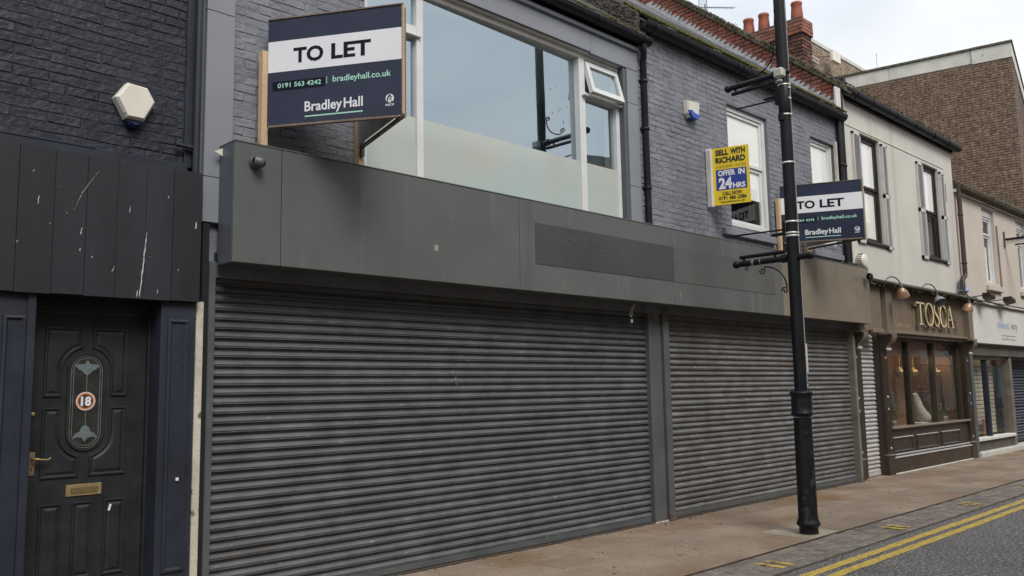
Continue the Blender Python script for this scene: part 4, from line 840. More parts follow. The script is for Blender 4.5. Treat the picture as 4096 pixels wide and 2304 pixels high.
for h, mid, bl in ((h1, 5.32, 4.3), (h2, 5.28, 5.25)):
    o = sash(cb, h, 6.56, .05, mid, m='darkwood', blind=bl)
    B(h[0]-.02, h[1]+.06, 6.45, 6.56, h[2]-.05, h[2]).build('sill', 'darkwood', cb, .005)
    if bl > 5: B(h[0]+.05, h[0]+.42, 6.66, 6.665, h[2], 5.25).build('curtain', 'blind', o)
    for x0, x1 in ((h[0]-.36, h[0]-.04), (h[1]+.02, h[1]+.26)):
        z0, z1 = h[2]-.07, h[3]-.05
        mb = MB()
        for q in ((x0, x0+.035, z0, z1), (x1-.035, x1, z0, z1), (x0, x1, z0, z0+.06), (x0, x1, z1-.05, z1), (x0, x1, (z0+z1)/2-.04, (z0+z1)/2+.04)): mb.box(q[0], q[1], 6.455, 6.498, q[2], q[3])
        sh = mb.build('louvred_shutter', 'louvre', cb); mb = MB(); z = z0+.075
        while z < z1-.07:
            if abs(z-(z0+z1)/2) > .055: mb.hexa([(x0+.03, 6.46, z), (x1-.03, 6.46, z), (x1-.03, 6.46, z+.008), (x0+.03, 6.46, z+.008)], [(x0+.03, 6.49, z+.025), (x1-.03, 6.49, z+.025), (x1-.03, 6.49, z+.033), (x0+.03, 6.49, z+.033)])
            z += .036
        mb.build('louvre_mass', 'louvre', sh, kind='stuff'); B(x0+.02, x1-.02, 6.492, 6.4985, z0+.02, z1-.02).build('shutter_back', mat('shutter_shadow', (.36, .36, .355), .7), sh)
MB().box(19.89, 19.965, 6.488, 6.5, 5.64, 6.04).build('wall_slot', 'darkwood', cb)
t = thing('bell_box', 'round ribbed white alarm bell low on the cream wall above the fascia end', 'alarm', (15.1, 6.5, 3.85))
mb = MB(); mb.lathe([(.001, .145), (.10, .145), (.125, .13), (.13, .11), (.13, .02), (.12, 0)], (15.16, 6.5, 3.85), 24, (0, -1, 0)); mb.build('bell_cover', 'white_plastic', t)
mb = MB()
for k in range(20):
    a = 2*math.pi*k/20; mb.box(15.16+math.cos(a)*.131-.006, 15.16+math.cos(a)*.131+.006, 6.38, 6.48, 3.85+math.sin(a)*.131-.006, 3.85+math.sin(a)*.131+.006)
mb.build('rib', 'steel', t)
# gable end in red brick
gz = lambda y: 7.09+(y-6.5)*.835
gr = lambda y: 6.56+(y-6.49)*.82
MB().prismx([(6.40, gr(6.40)-.2), (11.2, gr(11.2)-.2), (11.2, gz(11.2)-.06), (6.40, gz(6.40)-.06)], 14.695, 14.74).build('gable_wall', 'red_mortar', cb)
rows = []
for i in range(60):
    z = 6.72+i*.078; y0 = max(6.42, 6.5+(z-7.02)/.835); y1 = min(10.9, 6.49+(z-6.62)/.82)
    if y1-y0 > .1: rows.append((i, z, [(-y1, -y0)]))
brick_wall(cb, 'red_brick', rows, lambda u, z: (14.678, -u, z), rz=-math.pi/2, pitch=.226, course=.078, L=.216, H=.066, rough=.004, jit=.003, order=lambda t: -t[0])
cop = MB().prismx([(6.30, gz(6.30)-.07), (11.2, gz(11.2)-.07), (11.2, gz(11.2)+.05), (6.30, gz(6.30)+.05)], 14.62, 14.9).build('gable_coping', 'mosscap', cb, .012)
mb = MB()
for i in range(700):
    y = 6.3+R.random()*4; mb.ball((14.62+R.uniform(-.01, .12), y, gz(y)+.045+R.uniform(-.02, .02)), R.uniform(.012, .03), 5, 3)
mb.build('moss', 'mosscap', cop, kind='stuff')
B(14.66, 14.76, 6.33, 6.52, 6.86, 7.13).build('gable_kneeler', 'gutter', cb, .006)
for i in range(42): # stepped lead flashing, one saw-tooth piece per brick course
    zt = 6.759+i*.078+R.uniform(-.006, .006); yr = 6.49+(zt-.11-6.56)/.82; k = R.uniform(-.015, .015)
    a = MB().prismx([(yr+.13, zt-.13), (yr+.12, zt-.02), (yr+.08, zt+.008), (yr-.135+k, zt+R.uniform(-.0, .016)), (yr-.065, zt-.08), (yr-.06, zt-.19)], 14.664-.002*(i % 2), 14.668-.002*(i % 2)).build('lead_piece', 'lead', cb)
MB().prismx([(6.38, gr(6.38)-.06), (11, gr(11)-.06), (11, gr(11)+.05), (6.38, gr(6.38)+.05)], 14.655, 14.676).build('lead_base', 'lead', cb)
# chimney
CX0, CX1, CY0, CY1 = 16.0, 16.42, 7.70, 9.19
ch = B(CX0+.02, CX1-.02, CY0+.02, CY1-.02, 7.6, 9.06).build('chimney', 'red_mortar', cb)
rows = [(i, 7.9+i*.078, [(-CY1, -CY0)]) for i in range(12)]
brick_wall(ch, 'sooty_brick', rows, lambda u, z: (CX0, -u, z), rz=-math.pi/2, pitch=.226, course=.078, rough=.004, limit=150)
brick_wall(ch, 'sooty_brick', [(i, z, [(CX0, CX1)]) for i, z, _ in rows], lambda u, z: (u, CY0, z), pitch=.21, L=.2, rough=.004, limit=60)
rows2 = [(i, 8.836+i*.078, [(-CY1-.03, -CY0+.03)]) for i in range(4)]
brick_wall(ch, 'red_brick', rows2, lambda u, z: (CX0-.03, -u, z), rz=-math.pi/2, pitch=.226, course=.078, rough=.004, limit=60)
brick_wall(ch, 'red_brick', [(i, z, [(CX0-.03, CX1+.03)]) for i, z, _ in rows2], lambda u, z: (u, CY0-.03, z), pitch=.24, L=.23, rough=.004, limit=20)
B(CX0-.025, CX1+.025, CY0-.025, CY1+.025, 8.8, 9.115).build('chimney_head', 'red_mortar', ch)
B(CX0-.0, CX1+.0, CY0-.0, CY1+.0, 9.115, 9.15).build('chimney_flaunching', 'stone', ch, .01)
pot = MB().lathe([(.135, 0), (.125, .05), (.128, .06), (.12, .2), (.105, .36), (.112, .37), (.118, .40), (.112, .43), (.09, .43), (.085, .3)], (0, 0, 0), 18).mesh('chimney_pot', 'terracotta')
for y in (7.88, 8.27, 8.63, 8.99): inst('chimney_pot', pot, ch, (CX0+.2, y, 9.12))
# aerial
t = thing('tv_aerial', 'thin rooftop television aerial with two combs of rods left of the chimney', 'aerial', (16.2, 10.05, 8.6))
ax_, ay_ = 16.2, 10.05
mb = MB(); mb.tube([(ax_, ay_, 8.6), (ax_, ay_, 10.28)], .014, 6); mb.build('mast', 'steel', t)
for z, dx, nn in ((10.2, Vector((.75, -.30, .12)), 11), (9.93, Vector((.85, -.25, .02)), 12)):
    b0 = Vector((ax_, ay_, z)); mb = MB(); mb.tube([b0-dx*.15, b0+dx], .009, 5)
    for k in range(nn): c = b0+dx*(k+1)/nn; pv = Vector((.08, .17, .02)); mb.tube([c-pv*.5, c+pv*.5], .004, 4)
    mb.build('boom', 'steel', t)
mb = MB()
for k in range(7): mb.tube([(ax_-.16, ay_-.16, 10.05+k*.055), (ax_-.02, ay_+.16, 10.07+k*.055)], .005, 4)
for s in (-1, 1): mb.tube([(ax_-.09+.06*s, ay_+.14*s, 10.04), (ax_-.09+.06*s, ay_+.14*s, 10.42)], .006, 4)
mb.build('reflector', 'steel', t)

# ---- TOSCA shopfront
tf = thing('restaurant_shopfront', 'brown panelled restaurant front with raised TOSCA letters and display window', 'shopfront', (18, 6.5, 0))
B(14.9, 20.62, 6.30, 6.5, 3.43, 3.47).build('cornice', 'stone', tf, .008); cn = B(14.9, 20.62, 6.22, 6.36, 3.455, 3.52).build('cornice_cap', 'mosscap', tf, .012)
mb = MB()
for i in range(240): mb.ball((R.uniform(14.95, 20.6), 6.3+R.uniform(-.08, .06), 3.43+R.uniform(-.02, .06)), R.uniform(.015, .035), 5, 3)
mb.build('peeling_lump_mass', 'mosscap', cn, kind='stuff')
MB().tube([(14.95, 6.19, 3.50), (16.2, 6.19, 3.475), (18.3, 6.19, 3.48), (20.8, 6.19, 3.46)], .012, 6).build('conduit', 'steel', tf)
B(16.17, 20.25, 6.45, 6.5, 2.64, 3.43).build('fascia_board', 'tosca', tf, .003); B(16.1, 20.3, 6.38, 6.5, 2.585, 2.64).build('fascia_moulding', 'tosca', tf, .01); B(16.1, 20.3, 6.42, 6.5, 2.52, 2.585).build('head_rail', 'tosca_dark', tf, .008)
B(15.2, 15.68, 6.36, 6.42, 2.6, 3.43).build('fascia_board', 'tosca', tf, .004); B(15.2, 15.68, 6.32, 6.42, 2.56, 2.63).build('fascia_moulding', 'tosca', tf, .01)
def t_pil(x0, x1):
    o = B(x0, x1, 6.5, 6.75, 0, 2.56).build('pilaster', 'tosca_dark', tf, .004)
    B(x0-.01, x1+.012, 6.485, 6.75, 0, .36).build('plinth', 'tosca_dark', o, .006); B(x0-.015, x1+.018, 6.47, 6.7, .345, .375).build('plinth_cap', 'tosca', o, .006)
    for a, b in ((.45, 1.22), (1.38, 2.16)):
        mb = MB(); moulded(mb, [(x0+.06, a), (x1-.05, a), (x1-.05, b), (x0+.06, b)], 6.50, [(0, 0), (.005, .014), (.02, .014), (.03, -.0), (.034, .002)]); mb.build('panel_moulding', 'tosca_dark', o)
        for zz in (a+.03, b-.03): MB().ball(((x0+x1)/2+.005, 6.495, zz), .028, 8, 5, (1, .6, 1)).build('roundel', 'slat_pale', o)
    mb = MB(); prof = [(6.30, 2.56), (6.30, 2.50), (6.32, 2.45), (6.38, 2.40), (6.42, 2.36), (6.43, 2.30), (6.42, 2.27), (6.50, 2.25), (6.50, 2.56)]
    mb.prismx(prof, x0+.01, x1-.01); mb.build('corbel', 'tosca_dark', o, .004)
    mb = MB(); n = 4
    for k in range(n):
        xx = x0+.03+(x1-x0-.06)*(k+.5)/n; mb.tube([(xx, 6.30, 2.55), (xx, 6.295, 2.5), (xx, 6.318, 2.44), (xx, 6.375, 2.395), (xx, 6.41, 2.35), (xx, 6.42, 2.27)], .016, 6)
    mb.build('flute', 'tosca', o)
    for k in range(n): xx = x0+.03+(x1-x0-.06)*(k+.5)/n; MB().ball((xx, 6.412, 2.285), .022, 8, 5, (1, 1, 1.5)).build('corbel_drop', 'slat_pale', o)
    hd = B(x0-.02, x1+.0, 6.35, 6.5, 2.585, 3.43).build('pilaster_head', 'tosca', o, .004)
    B(x0-.035, x1+.02, 6.30, 6.5, 2.55, 2.60).build('head_cap', 'tosca', o, .006)
    return o
t_pil(14.70, 14.905); t_pil(15.92, 16.17); t_pil(20.35, 20.60)
B(14.905, 15.2, 6.36, 6.5, 2.6, 3.43).build('fascia_board', 'tosca', tf)
shutter(tf, 'narrow_shutter', 15.24, 15.90, 6.66, .0, 2.56, 'slat_pale', 'slat_pale', label='pale narrow shutter beside the restaurant')
B(14.9, 15.26, 6.6, 6.75, 0, 2.6).build('side_post', 'tosca_dark', tf); B(15.88, 15.925, 6.56, 6.75, 0, 2.6).build('side_post', 'tosca_dark', tf)
# stall riser
B(16.17, 20.35, 6.545, 6.75, .0, .83).build('stall_riser', 'tosca_dark', tf); B(16.17, 20.35, 6.47, 6.62, .815, .855).build('window_ledge', 'tosca', tf, .01)
B(16.17, 20.35, 6.50, 6.56, .0, .28).build('riser_plinth', 'tosca_dark', tf, .004)
for z, y in ((.285, 6.485), (.335, 6.515)): B(16.17, 20.35, y, 6.56, z, z+.025).build('riser_moulding', 'slat_pale', tf, .005)
B(16.17, 20.35, 6.47, 6.52, -.005, .02).build('foot_strip', 'concrete', tf, .008)
for a, b in ((16.24, 17.2), (17.40, 18.5), (18.72, 19.75)):
    mb = MB(); moulded(mb, [(a, .385), (b, .385), (b, .65), (a, .65)], 6.545, [(0, 0), (.005, .022), (.022, .024), (.04, .004), (.045, .004)]); o = mb.build('riser_panel', 'tosca_dark', tf)
    B(a, b, 6.515, 6.548, .648, .665).build('panel_ledge', 'slat_pale', o, .004)
# display window
dw = B(16.17, 20.2, 6.56, 6.70, 2.47, 2.53).build('display_window', 'tosca_dark', tf)
for x in (16.17, 17.36, 18.69, 20.14): B(x, x+.085, 6.57, 6.70, .85, 2.5).build('mullion', 'tosca_dark', dw, .006)
for a, b in ((16.25, 17.37), (17.44, 18.70), (18.77, 20.15)): pane(dw, a, b, .84, 2.48, 6.63, 'shopglass')
mb = MB(); mb.prism([(19.25, 2.47), (20.14, 2.47), (20.14, 1.0), (20.02, 1.0), (20.02, 2.15), (19.75, 2.25), (19.5, 2.4)], 6.66, 6.7); mb.build('carved_bracket', 'tosca_dark', dw)
B(16.1, 20.3, 7.55, 7.6, .3, 2.7).build('back_wall', 'dkroom', dw); B(16.1, 20.3, 6.7, 8.4, .78, .82).build('display_floor', 'dkroom', dw); B(16.05, 16.1, 6.75, 8.4, .3, 2.7).build('side_wall', 'dkroom', dw); B(20.3, 20.35, 6.75, 8.4, .3, 2.7).build('side_wall', 'dkroom', dw); B(16.1, 20.3, 6.75, 8.4, 2.6, 2.65).build('room_ceiling', 'dkroom', dw)
B(16.2, 20.1, 6.71, 6.72, 2.2, 2.47).build('pelmet', 'tosca', dw)
mb = MB(); FW = Frame((17.5, 6.625, 1.86), (1, 0, 0), (0, 0, -1), (0, -1, 0)); FW.text(mb, 'TOSCA', .18, .95, .02, .30, 0, .0); FW.rect(mb, .15, 1.0, .36, .375, 0); FW.text(mb, 'RISTORANTE', .3, .85, .40, .43, 0) if False else None; mb.build('gilt_lettering', mat('faded_gilt', (.11, .06, .025), .5), dw)
LIT = mat('lit_lamp_glass', (.6, .45, .2), .35, .4, 30); LIT.node_tree.nodes['Principled BSDF'].inputs['Emission Color'].default_value = (1, .62, .22, 1); LIT.node_tree.nodes['Principled BSDF'].inputs['Emission Strength'].default_value = .3
for x in (18.0, 18.7, 20.0):
    t = thing('hanging_lamp', {18.0: 'gilt glass lamp hanging in the first pane of the restaurant window', 18.7: 'gilt glass lamp hanging in the middle pane of the restaurant window', 20.0: 'gilt glass lamp hanging in the last pane of the restaurant window'}[x], 'lamp', (x, 7.0, 1.85), 'lamps hanging in the restaurant window')
    MB().tube([(x, 7.0, 2.6), (x, 7.0, 1.98)], .008, 6).build('rod', 'brass', t); MB().lathe([(.012, .12), (.04, .10), (.05, .06), (.03, .05)], (x, 7.0, 1.86), 14).build('cap', 'brass', t); MB().lathe([(.12, .03), (.10, -.03), (.05, -.09), (.01, -.11)], (x, 7.0, 1.86), 14).build('bowl', 'brass', t)
    for sx_ in (-.06, 0, .06): MB().ball((x+sx_, 6.96, 1.90), .03, 8, 6, (1, 1, 1.3)).build('lamp_glass', LIT, t)
    li = bpy.data.lights.new('bulb_light', 'POINT'); li.energy = 2.5; li.color = (1, .75, .45); li.shadow_soft_size = .08; lo = bpy.data.objects.new('bulb_light', li); link(lo, t, (x, 7.0, 2.1))
t = thing('statuette', 'white reclining statuette on the floor of the restaurant window', 'statuette', (18.6, 6.85, .82))
mb = MB(); mb.tube([(18.28, 6.85, 1.44), (18.31, 6.85, 1.36), (18.34, 6.85, 1.26), (18.42, 6.85, 1.1), (18.52, 6.84, .98), (18.7, 6.83, .93), (18.95, 6.82, .88), (19.1, 6.82, .85)], [.05, .075, .1, .12, .15, .13, .09, .04], 14)
mb.tube([(18.38, 6.82, 1.24), (18.5, 6.76, 1.08), (18.6, 6.74, .9)], [.045, .04, .035], 8); mb.build('figure', 'statue', t); MB().box(18.3, 19.15, 6.74, 6.96, .82, .86).build('plinth', 'statue', t, .02)
def plant(label, cat, x, y, z, h, n, m, spread=.3, group=None):
    t = thing('display_plant', label, cat, (x, y, z), group); mb = MB()
    for i in range(n):
        a = R.random()*6.28; d = R.random()*spread; c = Vector((x+math.cos(a)*d, y+abs(math.sin(a))*d*.6, z+R.random()*h)); q = Vector((R.uniform(-1, 1), R.uniform(-1, 1), R.uniform(.2, 1.4))).normalized()*R.uniform(.05, .14); s_ = q.cross(Vector((R.uniform(-1, 1), 1, .3))).normalized()*R.uniform(.01, .022)
        mb.add([c-s_*.3, c+q*.5-s_, c+q, c+q*.5+s_], [(0, 1, 2, 3)])
    mb.build('foliage', m, t, kind='stuff'); MB().lathe([(.07, 0), (.10, .12), (.09, .12)], (x, y+.03, z), 10).build('pot', 'tosca', t)
plant('tall grassy green plant at the left of the restaurant window', 'plant', 17.15, 6.85, .82, .62, 380, 'plant', .3)
plant('low round green plant right of the statuette', 'plant', 19.15, 6.82, .82, .2, 200, 'plant', .17)
plant('dark green plant in the last pane of the restaurant window', 'plant', 19.8, 6.82, .82, .3, 260, 'plant', .3)
plant('pink flowering plant in the last pane of the restaurant window', 'plant', 20.0, 7.05, 1.1, .25, 160, 'pinkflower', .17)
B(16.25, 16.29, 6.7, 6.72, 1.05, 1.62).build('menu_holder', 'white_plastic', dw); B(16.42, 16.62, 6.7, 6.705, 1.62, 1.70).build('menu_card', 'white_plastic', dw)
# raised letters
def stroke(mb, pts, y0, y1):  # pts: (x, z, half width), flat ribbon in xz with thickness along y
    P = [Vector((a, b)) for a, b, _ in pts]; L_, R_ = [], []
    for i, p in enumerate(P):
        d = (P[min(i+1, len(P)-1)]-P[max(i-1, 0)]).normalized(); n = Vector((-d.y, d.x))*pts[i][2]; L_.append(p+n); R_.append(p-n)
    for i in range(len(P)-1):
        q = [L_[i], R_[i], R_[i+1], L_[i+1]]; n0 = len(mb.v)
        mb.mi = 0; mb.add([(v.x, y0, v.y) for v in q], [(0, 1, 2, 3)])
        mb.mi = 1; mb.add([(v.x, y0, v.y) for v in q]+[(v.x, y1, v.y) for v in q], [(0, 3, 7, 4), (1, 5, 6, 2), (0, 4, 5, 1), (3, 2, 6, 7)])
def letter(c, x0, x1, z0, z1):
    X = lambda a: x0+(x1-x0)*a; Z = lambda b: z0+(z1-z0)*b; w = (x1-x0); mb = MB(); k = .024; th = .011
    def S_(*pts): stroke(mb, [(X(a), Z(b), h) for a, b, h in pts], 6.345, 6.40)
    if c == 'T':
        S_((0, .96, .016), (1, .96, .016)); S_((.5, .95, .03), (.5, .03, .03)); S_((.28, .02, .012), (.72, .02, .012)); S_((.03, .97, .013), (.0, .78, .004)); S_((.97, .97, .013), (1, .78, .004))
    if c in 'OC':
        a0, a1 = (0, 360) if c == 'O' else (48, 318)
        S_(*[(.5+.5*math.cos(math.radians(q)), .5+.5*math.sin(math.radians(q)), .010+.022*abs(math.cos(math.radians(q)))) for q in [a0+(a1-a0)*i/28 for i in range(29)]])
        if c == 'C': S_((.86, .95, .004), (.9, .7, .012)); S_((.87, .2, .014), (.9, .34, .004))
    if c == 'S':
        S_((.9, .72, .004), (.88, .86, .012), (.7, .97, .012), (.45, 1.0, .010), (.2, .93, .016), (.08, .77, .024), (.2, .62, .026), (.5, .5, .028), (.82, .36, .028), (.93, .2, .024), (.78, .05, .014), (.5, 0, .010), (.25, .03, .012), (.1, .14, .012), (.07, .3, .004))
    if c == 'A':
        S_((.5, 1.0, .03), (.9, .02, .03)); S_((.47, .95, .010), (.12, .02, .010)); S_((.25, .36, .011), (.72, .36, .011)); S_((0, .015, .010), (.26, .015, .010)); S_((.7, .015, .010), (1.08, .015, .010))
    o = mb.build('raised_letter', ['gold', 'gold_side'], tf); return o
for c, a, b in (('T', 17.33, 17.78), ('O', 17.81, 18.22), ('S', 18.27, 18.55), ('C', 18.60, 18.97), ('A', 18.98, 19.36)): letter(c, a, b, 2.80, 3.245)
for x, z in ((17.2, 3.2), (17.22, 3.15), (17.25, 3.1), (19.6, 3.1), (19.75, 2.95)): MB().lathe([(.001, .02), (.012, .02), (.012, 0)], (x, 6.45, z), 6, (0, -1, 0)).build('letter_stud', 'tosca_dark', tf)
mb = MB(); FP = Frame((16.46, 6.446, 2.80), (1, 0, 0), (0, 0, -1), (0, -1, 0)); FP.text(mb, 'T: 0191 524 2575', .03, .76, .0, .075, .001, .02, '0'); mb.build('phone_lettering', mat('dull_gold', (.4, .33, .2), .5), tf)
# gooseneck lamps
def gooseneck(label, bx, hx_, m, ax, dz=0):
    t = thing('wall_lamp', label, 'lamp', (bx, 6.22, 3.47), 'gooseneck lamps over the restaurant fascia')
    cx_ = (bx+hx_)/2; top = 3.585; pts = [(bx, 6.25, 3.40), (bx, 6.2, 3.45)]+[(cx_-(hx_-bx)/2*math.cos(math.radians(q)), 6.2-.10*q/180, 3.47+.115*math.sin(math.radians(q))) for q in range(10, 171, 20)]+[(hx_, 6.09, 3.44), (hx_, 6.085, 3.40-dz)]
    MB().tube(pts, .012, 8).build('neck', 'steel', t); MB().lathe([(.02, 0), (.026, .03), (.026, .06), (.018, .075)], (hx_, 6.085, 3.36-dz), 10).build('lamp_cap', 'steel', t)
    v = Vector(ax).normalized(); sh = MB(); pr_ = [(.02, -.02), (.045, 0), (.075, .032), (.1, .08), (.115, .13), (.121, .15)]
    sh.lathe(pr_, Vector((hx_, 6.085, 3.375-dz)), 20, v); inn = MB(); inn.lathe([(r-.006, h-.001) for r, h in pr_][::-1]+[(.001, -.01)], Vector((hx_, 6.085, 3.375-dz)), 20, v)
    o = sh.build('lamp_shade', m, t); inn.build('shade_inside', 'grey_shade', t); MB().ball(Vector((hx_, 6.085, 3.375-dz))+v*.08, .035, 8, 6).build('bulb', 'grey_shade', t)
gooseneck('coppery gooseneck lamp, the one nearest the end of the grey fascia', 15.55, 15.98, 'copper', (.45, .1, -.75)); gooseneck('gooseneck lamp hanging over the top of the letters, showing its grey inside', 17.3, 17.75, 'grey_shade', (-.35, -.45, -.7), .05); gooseneck('coppery gooseneck lamp beside the white fascia and the brown downpipe', 19.15, 19.6, 'copper', (.05, .35, -.8), .07)
t = thing('fascia_spike', 'dark round lamp stub on the upper right corner of the grey fascia', 'lamp', (14.8, 6.15, 3.47))
MB().lathe([(.02, 0), (.055, .01), (.06, .07), (.045, .14), (.03, .16)], (14.72, 6.12, 3.49), 14, (-.9, -.3, .1)).build('stub_head', 'gutter', t); MB().tube([(14.7, 6.13, 3.49), (14.95, 6.19, 3.5)], .016, 6).build('stub_arm', 'steel', t)

# ================================================================== FAR PINKISH BUILDING and its white-fascia shop
fb = thing('pinkish_building', 'pinkish cream building with narrow white windows beyond the cream building', 'building', (24, 6.5, 0))
h1, h2 = (22.33, 23.22, 4.02, 5.84), (25.05, 25.85, 4.05, 5.86)
wall_holes(MB(), 20.46, 32, 3.3, 6.02, 6.5, 6.9, [h1, h2]).build('wall', 'pinkcream', fb)
for h in (h1, h2):
    o = sash(fb, (h[0], h[1], h[2], h[3]-.17), 6.58, .05, h[2]+1.2); B(h[0], h[1], 6.56, 6.66, h[3]-.17, h[3]).build('roller_box', 'upvc', o, .004)
    if h is h1: B(h[0]+.06, h[1]-.06, 6.7, 6.705, h[2]+.05, h[2]+.95).build('blind', 'blind', o)
    B(h[0]-.12, h[1]+.1, 6.42, 6.5, h[2]-.2, h[2]-.07).build('sill', 'pinkcream', fb, .01); B(h[0]-.12, h[1]+.1, 6.47, 6.5, h[3]+.02, h[3]+.06).build('lintel_moulding', 'pinkcream', fb, .006)
MB().tube([(23.3, 6.47, 5.5), (23.33, 6.47, 4.0), (23.36, 6.47, 3.93)], .018, 6).build('stained_pipe', mat('brown_stain', (.28, .21, .15), .8), fb)
gutter(fb, 20.5, 32, 6.38, 6.05, .085, 'mosscap'); B(20.46, 32, 6.42, 6.5, 5.93, 6.0).build('eaves_board', 'concrete', fb)
MB().prismx([(6.30, 6.06), (7.5, 6.88), (7.5, 6.7), (6.4, 5.95)], 20.5, 32).build('roof', 'mosscap', fb)
rp = fb
mb = MB()
for i in range(500): y = 6.3+R.random()*1.1; mb.ball((R.uniform(20.5, 27), y, 6.07+(y-6.3)*.685), R.uniform(.02, .05), 5, 3)
mb.build('moss', 'mosscap', fb, kind='stuff')
dp = MB().tube([(20.5, 6.40, 6.1), (20.5, 6.40, 4.08), (20.47, 6.40, 4.0), (20.2, 6.36, 3.92), (20.16, 6.36, 3.86), (20.16, 6.36, 3.52)], .05, 10).build('downpipe', 'pipe_brown', fb)
for z in (5.4, 4.3): MB().lathe([(.05, -.02), (.06, -.02), (.06, .02), (.05, .02)], (20.5, 6.40, z), 10).build('pipe_bracket', 'pipe_brown', dp)
t = thing('blue_bag', 'torn blue plastic bag tucked behind the brown downpipe', 'bag', (20.4, 6.45, 3.66))
mb = MB(); mb.lathe([(.03, .26), (.055, .2), (.075, .1), (.10, .02), (.07, 0)], (20.33, 6.40, 3.62), 7, (.1, .1, 1), False); mb.build('bag_sheet', 'rag', t)
ff = thing('white_fascia_shopfront', 'shopfront with plain white fascia and display window at the right edge', 'shopfront', (23, 6.5, 0))
B(20.62, 32, 6.40, 6.5, 2.53, 3.42).build('fascia_board', 'white_fascia', ff, .006); B(20.62, 32, 6.33, 6.5, 3.43, 3.47).build('fascia_cap', 'concrete', ff, .006); B(20.62, 32, 6.36, 6.5, 3.49, 3.515).build('cap_moulding', 'steel', ff)
mb = MB(); FW = Frame((22.42, 6.398, 3.06), (1, 0, 0), (0, 0, -1), (0, -1, 0)); FW.rect(mb, 0, .82, .02, .14, 0); mb.build('washed_out_print', 'paleblue', ff)
mb = MB(); FW.rect(mb, .85, .88, -.02, .15, .001); FW.text(mb, 'iety', 1.1, 1.62, -.03, .13, .001, .0, 'it'); FW.rect(mb, .3, 1.42, .30, .315, .001); FW.rect(mb, .3, 1.42, .385, .40, .001); FW.rect(mb, .7, .8, .335, .36, .001); mb.build('faded_lettering', 'greyprint', ff)
B(20.75, 32, 6.52, 6.7, 2.26, 2.53).build('lintel', mat('stained_lintel', (.1, .088, .075), .6, .3, 2), ff, .006)
sw = B(20.85, 23.9, 6.6, 6.72, 2.17, 2.26).build('display_window', 'tosca_dark', ff)
B(20.75, 20.93, 6.52, 6.72, 0, 2.26).build('side_pilaster', 'steel', ff, .004)
for x in (20.93, 22.08): B(x, x+.09, 6.6, 6.72, .38, 2.2).build('mullion', 'navy', sw, .004)
B(23.68, 23.88, 6.56, 6.75, .12, 2.26).build('door_post', mat('taupe_post', (.16, .14, .12), .5, .2, 4), ff, .006)
B(20.93, 23.7, 6.53, 6.72, .33, .40).build('window_ledge', 'white_fascia', ff, .008); B(20.93, 23.7, 6.6, 6.8, .1, .33).build('stall_riser', mat('taupe_riser', (.085, .075, .068), .5, .2, 4), ff)
B(20.84, 26.5, 6.45, 6.8, -.02, .10).build('stone_step', 'concrete', ff, .012)
pane(sw, 21.0, 22.1, .38, 2.2, 6.66, 'shopglass'); pane(sw, 22.15, 23.7, .38, 2.2, 6.66, 'shopglass')
B(20.9, 23.9, 8.2, 8.25, .2, 2.4).build('back_wall', 'dkroom', sw); B(20.9, 23.9, 6.75, 8.2, .3, .36).build('display_floor', 'blind', sw)
for k in range(18): MB().box(22.3, 23.66, 6.95, 6.98, .42+k*.1, .505+k*.1).build('slatwall_board', 'slatwall', sw, .006)
B(22.2, 23.7, 6.985, 7.0, .36, 2.4).build('slatwall_back', 'dark', sw)
B(21.1, 21.5, 6.78, 6.81, .42, .72).build('picture', 'bluepic', sw); B(22.3, 22.75, 6.82, 6.85, .42, .78).build('picture', 'redpic', sw)
t = thing('chair', 'brown high-backed chair inside the window at the right edge', 'chair', (21.9, 7.2, .36))
mb = MB(); mb.box(21.35, 22.75, 7.25, 7.31, .5, 1.08); mb.build('chair_back', mat('brown_leather', (.09, .06, .045), .5, .2, 6), t, .03); MB().box(21.4, 22.7, 6.98, 7.25, .5, .58).build('seat', mat('brown_leather_seat', (.08, .055, .04), .5, .2, 6), t, .02)
for x in (21.45, 22.65):
    for y in (7.02, 7.26): MB().box(x-.02, x+.02, y-.02, y+.02, .36, .5).build('leg', 'dkroom', t)
shutter(ff, 'door_shutter', 23.9, 26.4, 6.86, .1, 2.3, mat('navy_slat', (.03, .037, .06), .4, .15, 5, rnd=.1), 'navy', label='navy door shutter at the right edge')
B(23.88, 26.4, 6.95, 7.0, 0, 2.6).build('shop_wall', 'dark', ff); B(20.6, 20.9, 6.75, 7, 0, 2.6).build('shop_wall', 'dark', ff)
for i, (x0, x1) in enumerate(((20.75, 21.25), (22.15, 22.75))):
    t = thing('floodlight', 'dark floodlight on an arm over the white fascia, the one by the brown downpipe' if i == 0 else 'dark floodlight on an arm over the white fascia, nearest the right edge', 'floodlight', (x0, 6.3, 3.5), 'floodlights over the white fascia')
    mb = MB(); xm = x1; mb.tube([(x0-.45, 6.35, 3.5), (xm-.2, 6.18, 3.60)], .012, 6); mb.tube([(x0-.45, 6.35, 3.5), (xm+.35, 6.3, 3.42)], .012, 6); mb.build('arm', 'gutter', t)
    MB().ball((x0-.45, 6.35, 3.5), .045, 8, 6).build('arm_socket', 'steel', t)
    mb = MB(); x = xm-.12; mb.hexa([(x-.16, 6.05, 3.57), (x+.15, 6.05, 3.50), (x+.18, 6.05, 3.60), (x-.15, 6.05, 3.66)], [(x-.11, 6.25, 3.52), (x+.11, 6.25, 3.46), (x+.16, 6.25, 3.60), (x-.13, 6.25, 3.65)]); mb.build('housing', 'pipe_brown', t, .012)
t = thing('projecting_bracket', 'black and white bracket projecting from the wall at the right edge', 'bracket', (23.9, 6.5, 5.2))
B(23.86, 23.92, 6.46, 6.5, 5.02, 5.42).build('wall_plate', 'steel', t, .004)
